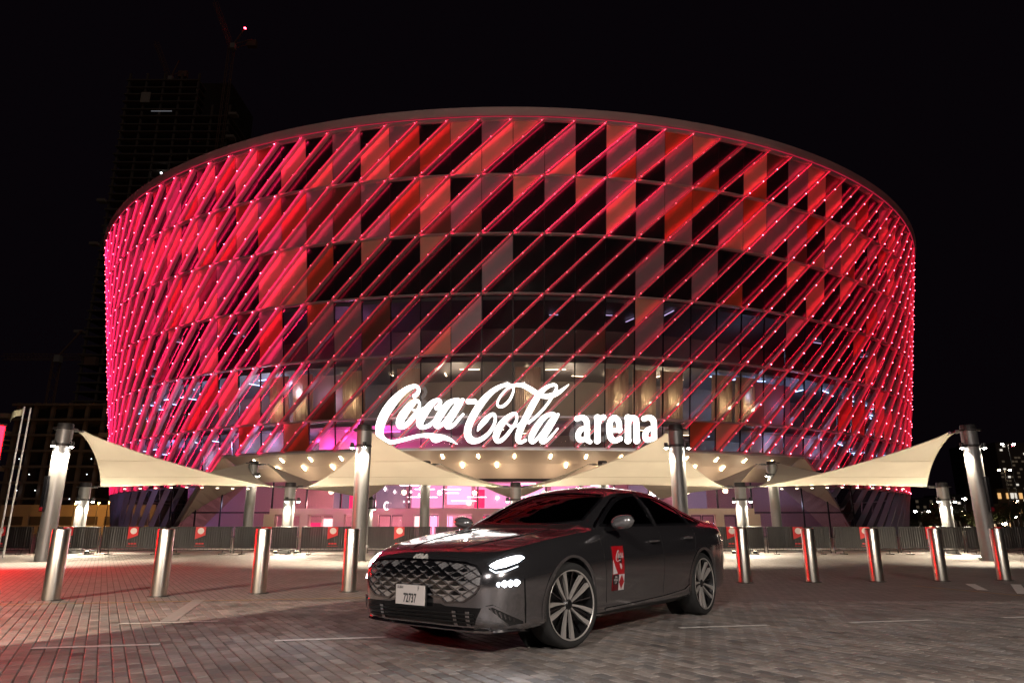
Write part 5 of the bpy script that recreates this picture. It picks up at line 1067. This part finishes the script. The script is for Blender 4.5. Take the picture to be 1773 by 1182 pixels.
# ------------------------------------------------------------------ skyline at right
m_bd = mat('tower_dark', (.05, .045, .05), .6); m_bt = mat('tower_tan', (.16, .12, .10), .7); WC = [emis('window_white', (1, .92, .8), .8), emis('window_cool', (.5, .8, 1), .7), emis('window_warm', (1, .55, .2), .9), emis('window_dim', (.8, .6, .4), .07)]
def block(u0, u1, vtop, Y, label, m, rows, cols, lit, pal, dep=20):
    a, b = pt(u0, 905, Y), pt(u1, 905, Y); h = pt((u0 + u1) / 2, vtop, Y).z; t = thing('far_building', label, 'building', ((a.x + b.x) / 2, Y, 0)); wd = b.x - a.x
    g = G(); g.box((0, dep / 2, h / 2), (wd, dep, h)); g.box((wd * .1, dep / 2, h + h * .01), (wd * .5, dep * .6, h * .03)); ob('wall', g.mesh('wall', m), t); r = random.Random(int(u0))
    for j in range(rows):
        for i in range(cols):
            if r.random() > lit: continue
            x = -wd / 2 + wd * (i + .5) / cols; z = h * (.08 + .9 * (j + .5) / rows); g = G(); g.box((x, -.12, z), (wd / cols * .72, .2, h / rows * .42)); ob('window', g.mesh('window', WC[r.choice(pal)]), t)
    return t
b1 = block(1690, 1714, 772, 420, 'slender far tower with scattered lit windows behind the right pole', m_bd, 30, 4, .38, [0, 1, 3, 3, 3], 14)
block(1748, 1800, 766, 300, 'tan apartment tower at the right edge with few lit windows', m_bt, 20, 9, .3, [3, 3, 3, 3, 3, 0], 25)
block(1590, 1640, 862, 380, 'low far building with cool lit windows right of the arena', m_bd, 5, 8, .3, [1, 0, 3, 3], 20); block(1642, 1690, 856, 400, 'low far building left of the right canopy pole', m_bd, 6, 7, .3, [0, 1, 3], 20)
block(1690, 1790, 872, 200, 'long low dark building with two orange windows at right', m_bt, 2, 18, .14, [2, 2, 3], 14); block(1735, 1780, 846, 230, 'lit podium roof below the apartment tower at right', mat('podium_lit', (.2, .14, .08), .6), 3, 6, .55, [2, 0, 2], 16)
for u, v in ((1680, 815), (1712, 813), (1716, 858), (1600, 862)):
    pass
LR = [(1745, 768, 120, 2, 1, 'tall double street lamp with red beacon before the apartment tower', 1), (1739, 813, 130, 2, 1, 'double street lamp below the one with the red beacon', 0), (1612, 872, 150, 1, 0, 'far street lamp just right of the arena wall', 0), (1668, 862, 120, 1, 0, 'far single street lamp left of the far right pole', 0), (1652, 884, 170, 2, 0, 'small far double street lamp over the right barriers', 0), (1660, 890, 180, 2, 0, 'faint far double lamp low over the right barriers', 0), (1742, 893, 110, 2, 0, 'low double street lamp at the right under the podium', 0), (1757, 866, 120, 1, 0, 'far street lamp under the apartment tower', 0), (1772, 880, 110, 1, 0, 'far street lamp at the right picture edge', 0), (1596, 884, 160, 2, 0, 'far double lamp low beside the arena foot at right', 0), (1722, 905, 90, 2, 0, 'low garden lamp pair right of the far right pole', 0)]
for i, (u, v, Y, hd, big, lab, red) in enumerate(LR):
    q = pt(u, v, Y); street_lamp(q.x, Y, max(1.5, q.z), lab, hd, m_lh if i % 3 else m_lhw, 0, size=1.5 if big else 1.3 + Y / 170, red=bool(red))
# dark trees below the skyline
m_lf = mat('tree_leaf', (.05, .075, .025), .6, noise=.3, nscale=3); m_tk = mat('tree_bark', (.06, .045, .03), .8)
def tree(x, y, h, label, seed):
    r = random.Random(seed); t = thing('tree', label, 'tree', (x, y, -.014), r.random() * 6, 'dark trees at right'); g = G(); g.tube((0, 0, 0), (.1, 0, h * .5), .16, .09, 8)
    for k in range(5): a = r.random() * 6.3; g.tube((.1, 0, h * .45), (math.cos(a) * h * .25, math.sin(a) * h * .25, h * .75), .07, .03, 6)
    ob('trunk', g.mesh('trunk', m_tk), t); vs, fs = [], []; cl = [(r.gauss(0, h * .2), r.gauss(0, h * .2), h * .68 + r.gauss(0, h * .13), r.uniform(.10, .2) * h) for _ in range(12)]
    for k in range(1700):
        c = r.choice(cl); d = Vector((r.gauss(0, 1), r.gauss(0, 1), r.gauss(0, 1))).normalized() * c[3] * r.random() ** .4; p = Vector(c[:3]) + d; u = Vector((r.gauss(0, 1), r.gauss(0, 1), r.gauss(0, 1))).normalized(); w_ = u.orthogonal().normalized(); s = h * .035; n0 = len(vs); vs += [p - u * s, p + w_ * s * .5, p + u * s, p - w_ * s * .5]; fs.append((n0, n0 + 1, n0 + 2, n0 + 3))
    ob('crown', mesh('crown', vs, fs, [m_lf]), t)
for i, (u, Y, h) in enumerate(((1600, 105, 3.6), (1625, 98, 4.2), (1650, 110, 4.0), (1672, 100, 3.4), (1700, 92, 3.8), (1726, 100, 4.4), (1748, 90, 4.0), (1768, 96, 4.6))):
    q = pt(u, 905, Y); tree(q.x, Y, h, f'dark leafy tree behind the right barriers, {ORD[i]} from the arena side', 50 + i)
